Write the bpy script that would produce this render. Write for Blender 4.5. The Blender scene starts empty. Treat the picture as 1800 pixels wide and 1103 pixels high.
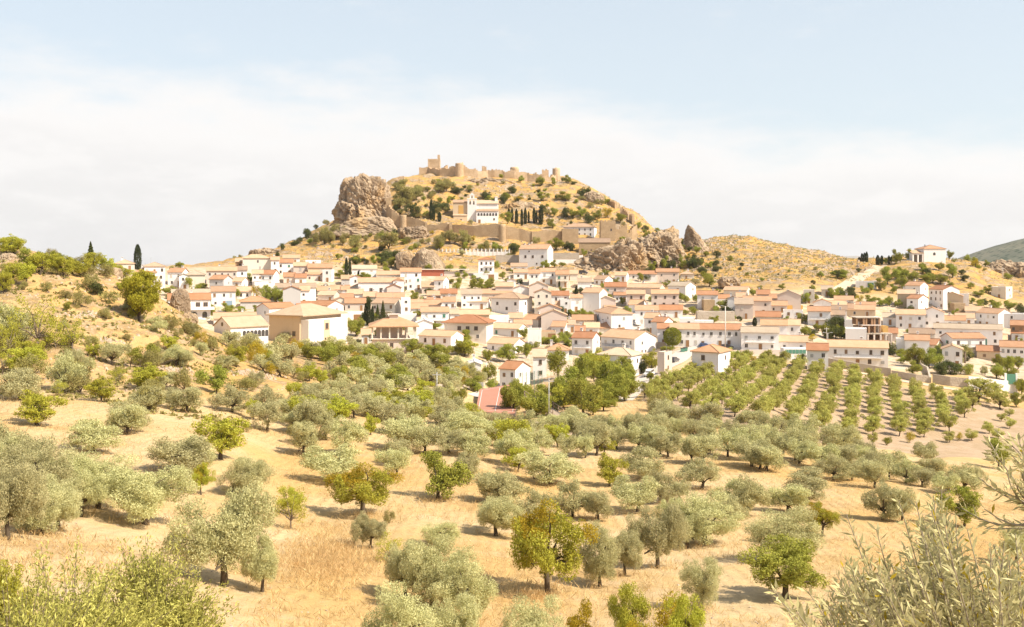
import bpy, math, random
import numpy as np
from mathutils import Vector, Matrix, noise
R = math.radians
rng = random.Random(7)
NP = np.random.RandomState(11)
SC = bpy.context.scene
COL = SC.collection
# ------------------------------------------------------------------ camera
F, CX, HY = 1750.0, 900.0, 460.0      # focal length in photo pixels, centre column, horizon row
cd = bpy.data.cameras.new('camera'); cam = bpy.data.objects.new('camera', cd); COL.objects.link(cam)
cd.sensor_width = 36.0; cd.lens = 36.0*F/1800.0
cd.shift_y = -(551.5-HY)/1800.0
cd.clip_start = 0.1; cd.clip_end = 20000
cam.location = (0, 0, 0); cam.rotation_euler = (R(90), 0, 0)
SC.camera = cam
# ------------------------------------------------------------------ light
SUN_EL, SUN_AZ = 47.0, 116.0
EXPOSURE = 1.08
SUN_STRENGTH, SKY_STRENGTH = 3.9, 0.1
SC.view_settings.view_transform = 'Standard'; SC.view_settings.look = 'None'
SC.view_settings.exposure = EXPOSURE; SC.view_settings.gamma = 1.0
S = Vector((math.cos(R(SUN_EL))*math.sin(R(SUN_AZ)), math.cos(R(SUN_EL))*math.cos(R(SUN_AZ)), math.sin(R(SUN_EL))))
ld = bpy.data.lights.new('sun', 'SUN'); ld.energy = SUN_STRENGTH; ld.angle = R(0.5); ld.color = (1.0, 0.91, 0.765)
sun = bpy.data.objects.new('sun', ld); COL.objects.link(sun); sun.rotation_euler = S.to_track_quat('Z', 'Y').to_euler()
W = bpy.data.worlds.new('World'); SC.world = W; W.use_nodes = True
def build_world():
    nt = W.node_tree; N = nt.nodes; L = nt.links; N.clear()
    out = N.new('ShaderNodeOutputWorld')
    sky = N.new('ShaderNodeTexSky'); sky.sky_type = 'NISHITA'; sky.sun_disc = False
    sky.sun_elevation = R(SUN_EL); sky.sun_rotation = R(SUN_AZ); sky.air_density = 1.0; sky.dust_density = 2.0; sky.altitude = 1000
    def M(op, a, b=None, c=None, clamp=False):
        n = N.new('ShaderNodeMath'); n.operation = op; n.use_clamp = clamp
        for i, v in enumerate((a, b, c)):
            if v is None: continue
            if isinstance(v, (int, float)): n.inputs[i].default_value = v
            else: L.new(v, n.inputs[i])
        return n.outputs[0]
    def MR(v, a, b):
        n = N.new('ShaderNodeMapRange'); n.interpolation_type = 'SMOOTHSTEP'; L.new(v, n.inputs[0])
        for i, x in ((1, a), (2, b)):
            if isinstance(x, (int, float)): n.inputs[i].default_value = x
            else: L.new(x, n.inputs[i])
        return n.outputs[0]
    tc = N.new('ShaderNodeTexCoord'); sp = N.new('ShaderNodeSeparateXYZ'); L.new(tc.outputs['Generated'], sp.inputs[0])
    x, y, z = sp.outputs
    mp = N.new('ShaderNodeMapping'); mp.inputs['Scale'].default_value = (3.2, 3.2, 11.0); L.new(tc.outputs['Generated'], mp.inputs[0])
    def NZ(scale, detail, rough, off=None):
        n = N.new('ShaderNodeTexNoise'); n.inputs['Scale'].default_value = scale; n.inputs['Detail'].default_value = detail; n.inputs['Roughness'].default_value = rough
        L.new(mp.outputs[0], n.inputs['Vector']); return n.outputs['Fac']
    n1 = NZ(1.0, 7, 0.55); n2 = NZ(3.6, 8, 0.62); n3 = NZ(0.7, 3, 0.5)
    # elevation with a wobbling edge; the bank is higher on the west side
    e = M('ADD', z, M('MULTIPLY', x, 0.075))
    e = M('ADD', e, M('MULTIPLY', M('SUBTRACT', n1, 0.5), -0.15))
    e = M('ADD', e, M('MULTIPLY', M('SUBTRACT', n2, 0.5), -0.085))
    bank = M('SUBTRACT', 1.0, MR(e, 0.108, 0.178))
    wisps = M('MULTIPLY', MR(n2, 0.52, 0.80), MR(n3, 0.5, 0.7))
    haze = M('SUBTRACT', 1.0, MR(z, 0.08, 0.75))
    mixh = N.new('ShaderNodeMixRGB'); mixh.inputs['Fac'].default_value = 0.5
    sk = N.new('ShaderNodeMixRGB'); sk.blend_type = 'MULTIPLY'; sk.inputs[0].default_value = 1.0
    L.new(sky.outputs[0], sk.inputs[1]); sk.inputs[2].default_value = (SKY_STRENGTH,)*3+(1,)
    L.new(M('MULTIPLY_ADD', haze, 0.50, 0.29), mixh.inputs[0]); L.new(sk.outputs[0], mixh.inputs[1]); mixh.inputs[2].default_value = (0.385, 0.415, 0.42, 1)
    cr = N.new('ShaderNodeMixRGB'); L.new(M('MAXIMUM', MR(e, 0.05, 0.13), M('MULTIPLY', MR(n2, 0.42, 0.66), 0.8)), cr.inputs[0]); cr.inputs[1].default_value = (0.445, 0.43, 0.42, 1); cr.inputs[2].default_value = (0.495, 0.477, 0.463, 1)
    fin = N.new('ShaderNodeMixRGB'); L.new(M('MAXIMUM', M('MULTIPLY', bank, 0.9), M('MULTIPLY', wisps, 0.4)), fin.inputs[0]); L.new(mixh.outputs[0], fin.inputs[1]); L.new(cr.outputs[0], fin.inputs[2])
    bg = N.new('ShaderNodeBackground'); L.new(fin.outputs[0], bg.inputs[0]); bg.inputs[1].default_value = 1.0
    L.new(bg.outputs[0], out.inputs[0])
build_world()
# ------------------------------------------------------------------ helpers
class MB:
    """Collects faces and builds one mesh object."""
    def __init__(s): s.v = []; s.f = []; s.m = []
    def face(s, pts, mi=0):
        b = len(s.v); s.v += [tuple(p) for p in pts]; s.f.append(tuple(range(b, b+len(pts)))); s.m.append(mi)
    def box(s, x0, x1, y0, y1, z0, z1, mi=0, top=None):
        b = len(s.v)
        s.v += [(x0,y0,z0),(x1,y0,z0),(x1,y1,z0),(x0,y1,z0),(x0,y0,z1),(x1,y0,z1),(x1,y1,z1),(x0,y1,z1)]
        for f in ((0,3,2,1),(4,5,6,7),(0,1,5,4),(1,2,6,5),(2,3,7,6),(3,0,4,7)):
            s.f.append(tuple(b+i for i in f)); s.m.append(mi)
    def prism(s, poly, a0, a1, axis='x', mi=0):
        """poly: (p, z) pairs counter-clockwise seen along +axis, extruded from a0 to a1."""
        P = (lambda a, p, z: (a, p, z)) if axis == 'x' else (lambda a, p, z: (p, a, z))
        b = len(s.v); n = len(poly)
        s.v += [P(a0, p, z) for p, z in poly] + [P(a1, p, z) for p, z in poly]
        s.f.append(tuple(b+i for i in reversed(range(n)))); s.m.append(mi)
        s.f.append(tuple(b+n+i for i in range(n))); s.m.append(mi)
        for i in range(n):
            j = (i+1) % n; s.f.append((b+i, b+j, b+n+j, b+n+i)); s.m.append(mi)
    def tube(s, pts, rad, n=7, mi=0, cap=True):
        b0 = len(s.v); pts = [Vector(p) for p in pts]
        for i, p in enumerate(pts):
            d = (pts[min(i+1, len(pts)-1)] - pts[max(i-1, 0)])
            d = d.normalized() if d.length > 1e-6 else Vector((0, 0, 1))
            a = d.orthogonal().normalized(); c = d.cross(a)
            r = rad[i] if isinstance(rad, (list, tuple)) else rad
            for k in range(n):
                t = 2*math.pi*k/n; s.v.append(tuple(p + (a*math.cos(t) + c*math.sin(t))*r))
        for i in range(len(pts)-1):
            for k in range(n):
                q = (k+1) % n; s.f.append((b0+i*n+k, b0+i*n+q, b0+(i+1)*n+q, b0+(i+1)*n+k)); s.m.append(mi)
        if cap:
            s.f.append(tuple(b0+(len(pts)-1)*n+k for k in range(n))); s.m.append(mi)
            s.f.append(tuple(b0+k for k in reversed(range(n)))); s.m.append(mi)
    def mesh(s, name, mats, smooth=False, fix=True):
        me = bpy.data.meshes.new(name); me.from_pydata(s.v, [], s.f)
        for m in (mats if isinstance(mats, (list, tuple)) else [mats]): me.materials.append(m)
        me.polygons.foreach_set('material_index', s.m)
        if smooth: me.polygons.foreach_set('use_smooth', [True]*len(s.f))
        if fix:
            import bmesh
            bm = bmesh.new(); bm.from_mesh(me); bmesh.ops.recalc_face_normals(bm, faces=bm.faces); bm.to_mesh(me); bm.free()
        me.update(); return me
    def build(s, name, mats, parent=None, smooth=False, loc=None, fix=True):
        return link(name, s.mesh(name, mats, smooth, fix), parent, loc)
def link(name, me, parent=None, loc=None, rotz=0, scale=None):
    o = bpy.data.objects.new(name, me); COL.objects.link(o)
    if parent is not None: o.parent = parent
    if loc is not None: o.location = loc
    if rotz: o.rotation_euler = (0, 0, rotz)
    if scale is not None: o.scale = scale
    return o
def tag(o, label=None, cat=None, group=None, kind=None):
    if label: o['label'] = label
    if cat: o['category'] = cat
    if group: o['group'] = group
    if kind: o['kind'] = kind
    return o
def thing(name, loc, rotz=0, cat=None, label=None, group=None):
    o = link(name, None, None, loc, rotz); o.empty_display_size = 0.3
    return tag(o, label, cat, group)
PEND = []     # things waiting for a label: (object, family, look, px, py)
LM = []       # landmarks: (families, phrase, px, py)
def proj(p): return CX + p[0]/p[1]*F, HY - p[2]/p[1]*F
# ------------------------------------------------------------------ materials
MATS = {}
class NT:
    def __init__(s, name):
        s.m = bpy.data.materials.new(name); s.m.use_nodes = True; s.t = s.m.node_tree; s.t.nodes.clear(); s.out = s.n('ShaderNodeOutputMaterial')
    def n(s, k, **kw):
        x = s.t.nodes.new(k)
        for a, b in kw.items(): setattr(x, a, b)
        return x
    def set(s, sock, v):
        if isinstance(v, bpy.types.NodeSocket): s.t.links.new(v, sock)
        elif isinstance(v, (tuple, list)) and len(v) == 3 and sock.type == 'RGBA': sock.default_value = tuple(v)+(1,)
        else: sock.default_value = v
    def co(s, which='Object'):
        if which == 'Position': return s.n('ShaderNodeNewGeometry').outputs['Position']
        return s.n('ShaderNodeTexCoord').outputs[which]
    def mapping(s, v, scale): 
        x = s.n('ShaderNodeMapping'); s.set(x.inputs[0], v); x.inputs['Scale'].default_value = scale; return x.outputs[0]
    def noise(s, v, scale, detail=5, rough=0.6, dist=0.0):
        x = s.n('ShaderNodeTexNoise'); s.set(x.inputs['Vector'], v); x.inputs['Scale'].default_value = scale; x.inputs['Detail'].default_value = detail; x.inputs['Roughness'].default_value = rough; x.inputs['Distortion'].default_value = dist; return x.outputs['Fac']
    def voro(s, v, scale, feat='F1'):
        x = s.n('ShaderNodeTexVoronoi', feature=feat); s.set(x.inputs['Vector'], v); x.inputs['Scale'].default_value = scale; return x.outputs['Distance']
    def wave(s, v, scale, dist=0.0, d='X', det=2):
        x = s.n('ShaderNodeTexWave', bands_direction=d); s.set(x.inputs['Vector'], v); x.inputs['Scale'].default_value = scale; x.inputs['Distortion'].default_value = dist; x.inputs['Detail'].default_value = det; return x.outputs['Fac']
    def mr(s, v, a, b, c=0.0, d=1.0):
        x = s.n('ShaderNodeMapRange', interpolation_type='SMOOTHSTEP'); s.set(x.inputs[0], v); 
        for i, k in enumerate((a, b, c, d)): x.inputs[1+i].default_value = k
        return x.outputs[0]
    def mix(s, f, a, b, bt='MIX'):
        x = s.n('ShaderNodeMixRGB', blend_type=bt); s.set(x.inputs[0], f); s.set(x.inputs[1], a); s.set(x.inputs[2], b); return x.outputs[0]
    def math(s, op, a, b=0.0, c=None):
        x = s.n('ShaderNodeMath', operation=op); s.set(x.inputs[0], a); s.set(x.inputs[1], b)
        if c is not None: s.set(x.inputs[2], c)
        return x.outputs[0]
    def rand(s): return s.n('ShaderNodeObjectInfo').outputs['Random']
    def attr(s, name, out='Fac'): return s.n('ShaderNodeAttribute', attribute_name=name).outputs[out]
    def hsv(s, c, h=0.5, sa=1.0, v=1.0):
        x = s.n('ShaderNodeHueSaturation'); s.set(x.inputs['Hue'], h); s.set(x.inputs['Saturation'], sa); s.set(x.inputs['Value'], v); s.set(x.inputs['Color'], c); return x.outputs[0]
    def bump(s, h, strength=0.4, dist=0.1):
        x = s.n('ShaderNodeBump'); s.set(x.inputs['Height'], h); x.inputs['Strength'].default_value = strength; x.inputs['Distance'].default_value = dist; return x.outputs[0]
    def bsdf(s, col, rough=0.9, normal=None, metal=0.0, spec=0.25):
        b = s.n('ShaderNodeBsdfPrincipled'); s.set(b.inputs['Base Color'], col); s.set(b.inputs['Roughness'], rough); b.inputs['Metallic'].default_value = metal
        b.inputs['Specular IOR Level'].default_value = spec
        if normal is not None: s.set(b.inputs['Normal'], normal)
        s.t.links.new(b.outputs[0], s.out.inputs[0]); return s.m
def plain(name, col, rough=0.7, metal=0.0, var=0.15, scale=3.0, spec=0.3):
    if name in MATS: return MATS[name]
    t = NT(name); n = t.noise(t.co(), scale, 4)
    m = t.bsdf(t.mix(n, tuple(c*(1-var) for c in col), tuple(min(1, c*(1+var)) for c in col)), rough, None, metal, spec)
    MATS[name] = m; return m
def wall_mat(name, a, b, stain, amount=0.5):
    t = NT(name); co = t.co()
    n = t.noise(co, 0.35, 6, 0.65); st = t.noise(t.mapping(co, (1.0, 1.0, 0.22)), 0.9, 6, 0.7)
    c = t.mix(n, a, b); c = t.mix(t.math('MULTIPLY', t.mr(st, 0.52, 0.75), amount), c, stain)
    c = t.hsv(c, 0.5, 1.0, t.math('MULTIPLY_ADD', t.rand(), 0.16, 0.87))
    return t.bsdf(c, 0.92, t.bump(t.noise(co, 6, 4), 0.15, 0.03), 0, 0.15)
WALL = {
 'w': wall_mat('white_plaster', (0.86,0.82,0.775), (0.80,0.755,0.71), (0.56,0.48,0.40)),
 'c': wall_mat('cream_plaster', (0.74,0.66,0.55), (0.68,0.60,0.49), (0.52,0.42,0.31)),
 'p': wall_mat('pinkish_plaster', (0.68,0.57,0.49), (0.62,0.51,0.42), (0.48,0.38,0.30)),
 't': wall_mat('tan_render', (0.66,0.51,0.345), (0.59,0.45,0.295), (0.47,0.345,0.215)),
 'g': wall_mat('grey_plaster', (0.56,0.53,0.50), (0.50,0.47,0.44), (0.38,0.34,0.30)),
 'k': wall_mat('brick_brown', (0.40,0.24,0.14), (0.34,0.20,0.11), (0.25,0.16,0.10)),
 'o': wall_mat('ochre_render', (0.60,0.36,0.12), (0.54,0.32,0.10), (0.45,0.28,0.12)),
 'r': wall_mat('red_render', (0.42,0.13,0.08), (0.38,0.12,0.07), (0.30,0.12,0.08)),
}
def roof_mat(name, a, b, dark):
    t = NT(name); co = t.co()
    big = t.noise(co, 0.45, 5, 0.65); fine = t.noise(co, 5.5, 3, 0.7)
    c = t.mix(t.mr(big, 0.3, 0.7), a, b); c = t.mix(t.math('MULTIPLY', t.mr(fine, 0.5, 0.8), 0.55), c, dark)
    w = t.wave(co, 1.1, 0.4, 'X', 1)
    c = t.mix(t.math('MULTIPLY', t.mr(w, 0.0, 0.35, 1.0, 0.0), 0.22), c, dark)
    r = t.rand(); c = t.hsv(c, t.math('MULTIPLY_ADD', r, 0.022, 0.489), t.math('MULTIPLY_ADD', r, -0.25, 1.05), t.math('MULTIPLY_ADD', r, 0.4, 0.76))
    return t.bsdf(c, 0.9, t.bump(t.math('ADD', w, t.math('MULTIPLY', fine, 0.5)), 0.5, 0.12), 0, 0.15)
ROOF = {
 'b': roof_mat('bleached_tiles', (0.52,0.285,0.15), (0.45,0.235,0.115), (0.31,0.165,0.09)),
 'o': roof_mat('orange_tiles', (0.57,0.325,0.17), (0.50,0.27,0.13), (0.37,0.19,0.09)),
 'g': roof_mat('weathered_tiles', (0.45,0.325,0.215), (0.38,0.27,0.18), (0.26,0.19,0.13)),
 'y': roof_mat('sandy_tiles', (0.54,0.375,0.24), (0.48,0.32,0.19), (0.36,0.235,0.14)),
 'w': wall_mat('white_roofing', (0.78,0.74,0.70), (0.72,0.67,0.62), (0.5,0.45,0.4)),
}
GLASS = plain('window_glass', (0.075,0.065,0.06), 0.25, 0, 0.35, 1.2, 0.5)
FRAME_W = plain('white_frame', (0.62,0.58,0.53), 0.6)
FRAME_B = plain('brown_frame', (0.26,0.16,0.09), 0.6)
WOODDOOR = plain('brown_door_paint', (0.30,0.16,0.07), 0.6)
METAL = plain('galvanised_metal', (0.45,0.45,0.44), 0.5, 0.4)
DARKMETAL = plain('dark_iron', (0.07,0.065,0.06), 0.6, 0.2)
GREENPAINT = plain('green_paint', (0.10,0.24,0.17), 0.6)
def stone_mat(name, a, b, c3, sc=1.0):
    t = NT(name); co = t.co('Position')
    n = t.noise(co, 0.18*sc, 6, 0.65); k = t.noise(co, 1.1*sc, 6, 0.72); v = t.voro(co, 1.6*sc)
    c = t.mix(t.mr(n, 0.35, 0.65), a, b); c = t.mix(t.math('MULTIPLY', t.mr(k, 0.5, 0.72), 0.6), c, c3)
    h = t.math('ADD', k, t.math('MULTIPLY', v, 0.4))
    return t.bsdf(c, 0.95, t.bump(h, 0.6, 0.35), 0, 0.1)
STONE = stone_mat('castle_stone', (0.56,0.405,0.26), (0.44,0.305,0.18), (0.25,0.17,0.105))
TANSTONE = stone_mat('tan_masonry', (0.46,0.33,0.20), (0.38,0.265,0.155), (0.26,0.18,0.105), 1.4)
CONC = stone_mat('block_wall', (0.50,0.42,0.33), (0.43,0.36,0.28), (0.34,0.28,0.22), 1.2)
def rock_mat():
    t = NT('limestone'); co = t.co('Position')
    st = t.noise(t.mapping(co, (1, 1, 0.35)), 0.16, 7, 0.68, 0.6); k = t.noise(co, 0.8, 7, 0.72); oc = t.noise(co, 0.07, 4)
    c = t.mix(t.mr(st, 0.3, 0.68), (0.225,0.155,0.098), (0.50,0.38,0.255)); c = t.mix(t.math('MULTIPLY', t.mr(oc, 0.5, 0.64), 0.6), c, (0.48,0.30,0.13))
    c = t.mix(t.math('MULTIPLY', t.mr(k, 0.53, 0.68), 0.65), c, (0.17,0.135,0.105))
    return t.bsdf(c, 0.95, t.bump(t.math('ADD', k, t.math('MULTIPLY', st, 1.5)), 0.8, 0.9), 0, 0.1)
ROCK = rock_mat()
def leaf_mat(name, a, b, trans=0.3, tcol=None, hue=0.02, val=0.25):
    t = NT(name); tint = t.attr('tint')
    c = t.mix(tint, a, b); r = t.rand()
    c = t.hsv(c, t.math('MULTIPLY_ADD', r, hue, 0.5-hue/2), 1.0, t.math('MULTIPLY_ADD', r, val, 1-val/2))
    d = t.n('ShaderNodeBsdfDiffuse'); t.set(d.inputs[0], c)
    g = t.n('ShaderNodeBsdfTranslucent'); t.set(g.inputs[0], t.mix(0.5, c, tcol or b))
    x = t.n('ShaderNodeMixShader'); x.inputs[0].default_value = trans
    t.t.links.new(d.outputs[0], x.inputs[1]); t.t.links.new(g.outputs[0], x.inputs[2]); t.t.links.new(x.outputs[0], t.out.inputs[0]); return t.m
LEAF = {
 'olive': leaf_mat('olive_leaf', (0.195,0.185,0.065), (0.71,0.66,0.345), 0.27, None, 0.025, 0.3),
 'almond': leaf_mat('almond_leaf', (0.18,0.18,0.022), (0.58,0.55,0.08), 0.25),
 'green': leaf_mat('green_leaf', (0.115,0.13,0.02), (0.46,0.445,0.085), 0.22, None, 0.03, 0.3),
 'orchard': leaf_mat('orchard_leaf', (0.19,0.19,0.042), (0.64,0.60,0.165), 0.28),
 'yellow': leaf_mat('yellow_leaf', (0.30,0.24,0.03), (0.54,0.40,0.04), 0.4),
 'pine': leaf_mat('pine_needle', (0.14,0.13,0.012), (0.50,0.44,0.05), 0.15, None, 0, 0),
 'cypress': leaf_mat('cypress_leaf', (0.032,0.045,0.020), (0.095,0.105,0.045), 0.12),
 'shrub': leaf_mat('shrub_leaf', (0.19,0.175,0.06), (0.44,0.38,0.135), 0.3),
 'dark': leaf_mat('dark_leaf', (0.055,0.070,0.022), (0.16,0.165,0.055), 0.25),
 'sprout': leaf_mat('sprout_leaf', (0.15,0.15,0.028), (0.66,0.61,0.17), 0.28, None, 0, 0),
 'straw': leaf_mat('dry_straw', (0.42,0.275,0.105), (0.84,0.63,0.33), 0.45, None, 0.01, 0.1),
 'near': leaf_mat('silver_olive_leaf', (0.23,0.21,0.06), (0.66,0.585,0.31), 0.3, None, 0, 0),
}
BARK = plain('dark_bark', (0.095,0.07,0.045), 0.95, 0, 0.5, 8)
BARKL = plain('grey_bark', (0.21,0.16,0.11), 0.95, 0, 0.4, 8)
# ------------------------------------------------------------------ terrain heights
NEAR = [(1.5,-1.75), (3,-2.7), (6,-4.4), (12,-7.0)]
COLS = {   # photo column: (distance, photo row) pairs along the ground
 0: [(25,1125),(40,985),(60,880),(97,738),(125,682),(140,640),(160,548),(180,482),(202,432),(230,450),(300,520),(430,500),(520,490)],
 100: [(25,1160),(40,1000),(60,890),(97,752),(125,692),(150,600),(175,520),(202,458),(240,475),(300,525),(430,495),(520,485)],
 200: [(25,1180),(40,1020),(60,905),(97,762),(125,702),(150,635),(170,568),(190,515),(206,486),(240,505),(300,538),(360,515),(430,478),(520,480)],
 300: [(25,1200),(40,1050),(60,930),(87,800),(97,772),(125,716),(150,658),(170,605),(190,562),(204,540),(235,552),(300,563),(330,556),(420,492),(480,472),(560,478)],
 400: [(25,1240),(40,1085),(60,955),(87,812),(97,788),(125,734),(150,685),(175,645),(200,613),(230,597),(270,590),(320,584),(380,532),(450,480),(520,462),(600,466)],
 500: [(25,1260),(40,1110),(60,972),(80,880),(109,800),(125,757),(150,708),(200,655),(250,622),(300,604),(330,584),(400,522),(470,472),(540,448),(590,432),(680,440)],
 600: [(25,1280),(40,1125),(60,985),(78,908),(97,842),(109,808),(125,768),(150,726),(200,674),(250,638),(300,613),(330,592),(400,527),(470,476),(530,448),(570,420),(600,396),(640,385),(720,400)],
 700: [(25,1290),(40,1140),(60,995),(75,922),(95,853),(115,803),(140,758),(170,714),(200,686),(250,652),(300,615),(340,587),(400,530),(470,480),(510,458),(545,436),(575,402),(610,362),(655,325),(695,313),(770,340)],
 800: [(25,1300),(50,1070),(60,1002),(75,933),(87,884),(115,803),(140,760),(170,728),(200,708),(250,670),(300,617),(340,592),(400,532),(470,481),(520,455),(550,427),(575,406),(605,384),(645,346),(685,315),(715,306),(790,335)],
 900: [(25,1310),(50,1080),(60,1015),(75,943),(87,896),(115,816),(140,776),(170,747),(200,728),(230,706),(260,686),(280,662),(300,637),(340,602),(400,542),(470,488),(520,460),(557,427),(580,408),(605,395),(645,352),(690,318),(718,309),(790,338)],
 1000: [(25,1310),(50,1090),(58,1038),(75,953),(87,907),(115,828),(150,770),(175,744),(200,716),(250,674),(280,650),(310,627),(350,592),(400,546),(470,489),(505,468),(545,440),(572,420),(602,398),(645,358),(692,322),(720,316),(790,345)],
 1100: [(25,1305),(50,1090),(60,1032),(75,957),(87,908),(115,832),(150,772),(180,737),(210,707),(240,683),(270,662),(300,642),(350,600),(400,552),(450,507),(490,480),(520,463),(545,443),(572,422),(602,404),(650,372),(690,366),(760,392)],
 1200: [(25,1300),(50,1085),(60,1032),(75,962),(87,908),(115,832),(150,773),(180,740),(200,718),(230,682),(270,650),(300,627),(350,592),(400,552),(450,516),(490,491),(530,458),(562,436),(600,424),(660,432)],
 1300: [(25,1300),(50,1085),(60,1032),(75,962),(87,910),(115,834),(150,775),(170,750),(190,727),(230,685),(270,652),(300,627),(350,592),(400,555),(440,521),(470,502),(505,478),(535,450),(565,428),(592,419),(660,436)],
 1400: [(25,1300),(50,1085),(60,1034),(75,965),(87,914),(115,838),(150,783),(170,767),(190,752),(230,702),(270,657),(290,641),(310,623),(350,587),(400,547),(450,507),(480,490),(520,463),(560,444),(600,437),(670,450)],
 1500: [(25,1300),(50,1085),(60,1036),(75,968),(87,917),(115,843),(150,802),(170,787),(190,778),(210,754),(240,702),(270,669),(300,642),(330,622),(380,577),(430,532),(470,502),(505,480),(545,462),(600,457),(680,466)],
 1600: [(25,1300),(50,1085),(60,1038),(75,972),(87,922),(115,852),(150,818),(180,799),(200,778),(230,732),(260,691),(300,652),(330,632),(380,582),(430,537),(460,512),(490,482),(520,459),(550,455),(640,470)],
 1700: [(25,1300),(50,1090),(60,1042),(75,976),(87,928),(115,862),(150,826),(180,806),(200,788),(230,742),(265,692),(300,657),(340,627),(390,577),(440,537),(470,507),(500,478),(530,462),(560,462),(650,476)],
 1800: [(25,1300),(50,1095),(60,1046),(75,980),(87,934),(115,870),(150,836),(180,815),(200,792),(235,742),(270,697),(310,662),(350,627),(400,572),(450,537),(490,507),(520,488),(560,482),(650,486)],
}
def pchip(x, y, xq):
    x = np.asarray(x, float); y = np.asarray(y, float); h = np.diff(x); d = np.diff(y)/h; n = len(x); m = np.zeros(n)
    for i in range(1, n-1):
        if d[i-1]*d[i] > 0:
            w1 = 2*h[i]+h[i-1]; w2 = h[i]+2*h[i-1]; m[i] = (w1+w2)/(w1/d[i-1]+w2/d[i])
    m[0] = d[0]; m[-1] = d[-1]
    xq = np.clip(xq, x[0], x[-1]); i = np.clip(np.searchsorted(x, xq)-1, 0, n-2); t = (xq-x[i])/h[i]
    return ((1+2*t)*(1-t)**2)*y[i] + t*(1-t)**2*h[i]*m[i] + t*t*(3-2*t)*y[i+1] + t*t*(t-1)*h[i]*m[i+1]
YG = np.exp(np.linspace(math.log(1.5), math.log(1200), 420))
PXS = sorted(COLS)
_tab = []
for p in PXS:
    near = list(NEAR)
    if p >= 1300: near = [(1.5,-1.75), (3,-3.0), (6,-5.1), (12,-7.3)]
    pts = near + [(Y, -(r-HY)/F*Y) for Y, r in COLS[p]]
    zl = pts[-1][1]; pts += [(pts[-1][0]+180, min(zl-30, -15)), (1200, -45)]
    _tab.append(pchip([a for a, b in pts], [b for a, b in pts], YG))
_tab = np.array(_tab)
_px = [-260]+PXS+[2060]
_tab = np.vstack([_tab[:1], _tab, _tab[-1:]])
PXF = np.arange(-260, 2061, 10.0)
TAB = np.array([pchip(_px, _tab[:, j], PXF) for j in range(len(YG))]).T      # [column, distance]
LY0, LY1 = math.log(1.5), math.log(1200)
def zbase(X, Y):
    px = CX + F*X/max(Y, 1.5); a = min(max((px+260)/10.0, 0), len(PXF)-1.001); b = (math.log(min(max(Y, 1.5), 1199.0))-LY0)/(LY1-LY0)*(len(YG)-1); b = min(b, len(YG)-1.001)
    i, j = int(a), int(b); s, t = a-i, b-j
    return (TAB[i, j]*(1-s)+TAB[i+1, j]*s)*(1-t) + (TAB[i, j+1]*(1-s)+TAB[i+1, j+1]*s)*t
def rough(X, Y):
    z = 0.10*noise.noise((X*0.45, Y*0.45, 1.7)) + 0.05*noise.noise((X*1.3, Y*1.3, 4.2))
    z += 0.35*noise.noise((X*0.07, Y*0.07, 9.1))*min(1, Y/60)
    if Y > 470:
        k = min(1, (Y-470)/40); n = noise.fractal((X*0.06, Y*0.06, 3.3), 1.0, 2.0, 5)
        z += k*(2.3*n+0.9*abs(noise.noise((X*0.12, Y*0.12, 8.0))))
    elif 120 < Y < 260 and X < -40:
        k = min(1, (Y-120)/30, (260-Y)/30, (-40-X)/20); z += k*0.7*noise.fractal((X*0.12, Y*0.12, 5.3), 1.0, 2.0, 4)
    return z
def gz(X, Y): return zbase(X, Y) + rough(X, Y)
def hit(px, py, h=0.0, ymin=2.0, ymax=1100.0):
    """Where the sight line through a photo pixel meets the ground raised by h."""
    u = (px-CX)/F; k = -(py-HY)/F; Y = ymin; prev = None
    while Y < ymax:
        d = zbase(u*Y, Y)+h - k*Y
        if d >= 0 and prev is not None:
            a, b = prev, Y
            for _ in range(24):
                c = (a+b)/2
                if zbase(u*c, c)+h - k*c >= 0: b = c
                else: a = c
            return Vector((u*b, b, zbase(u*b, b)))
        if d < 0: prev = Y
        Y *= 1.006
    return None
def hitz(px, py, **kw):
    p = hit(px, py, **kw)
    if p is None:
        best = None; u = (px-CX)/F; Y = kw.get('ymin', 20.0)     # above the skyline: the nearest crest point below it
        while Y < 900:
            r = HY - zbase(u*Y, Y)/Y*F
            if best is None or r < best[0]: best = (r, Y)
            Y *= 1.006
        Y = best[1]; p = Vector((u*Y, Y, zbase(u*Y, Y)))
    p.z = gz(p.x, p.y); return p
def inpoly(x, y, P):
    c = False; j = len(P)-1
    for i in range(len(P)):
        if (P[i][1] > y) != (P[j][1] > y) and x < (P[j][0]-P[i][0])*(y-P[i][1])/(P[j][1]-P[i][1])+P[i][0]: c = not c
        j = i
    return c
def wpoly(pts, **kw): return [(p.x, p.y) for p in (hitz(a, b, **kw) for a, b in pts)]
ORCH = wpoly([(1125,702),(1195,652),(1290,636),(1420,642),(1500,657),(1640,692),(1730,708),(1830,722),(1830,780),(1740,806),(1640,804),(1560,790),(1480,790),(1400,770),(1300,755),(1190,735)], ymin=120)
ORCHT = wpoly([(1125,702),(1195,652),(1290,636),(1420,642),(1500,657),(1640,694),(1690,712),(1700,735),(1672,765),(1620,775),(1540,770),(1440,762),(1370,750),(1300,740),(1190,730)], ymin=120)
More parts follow.
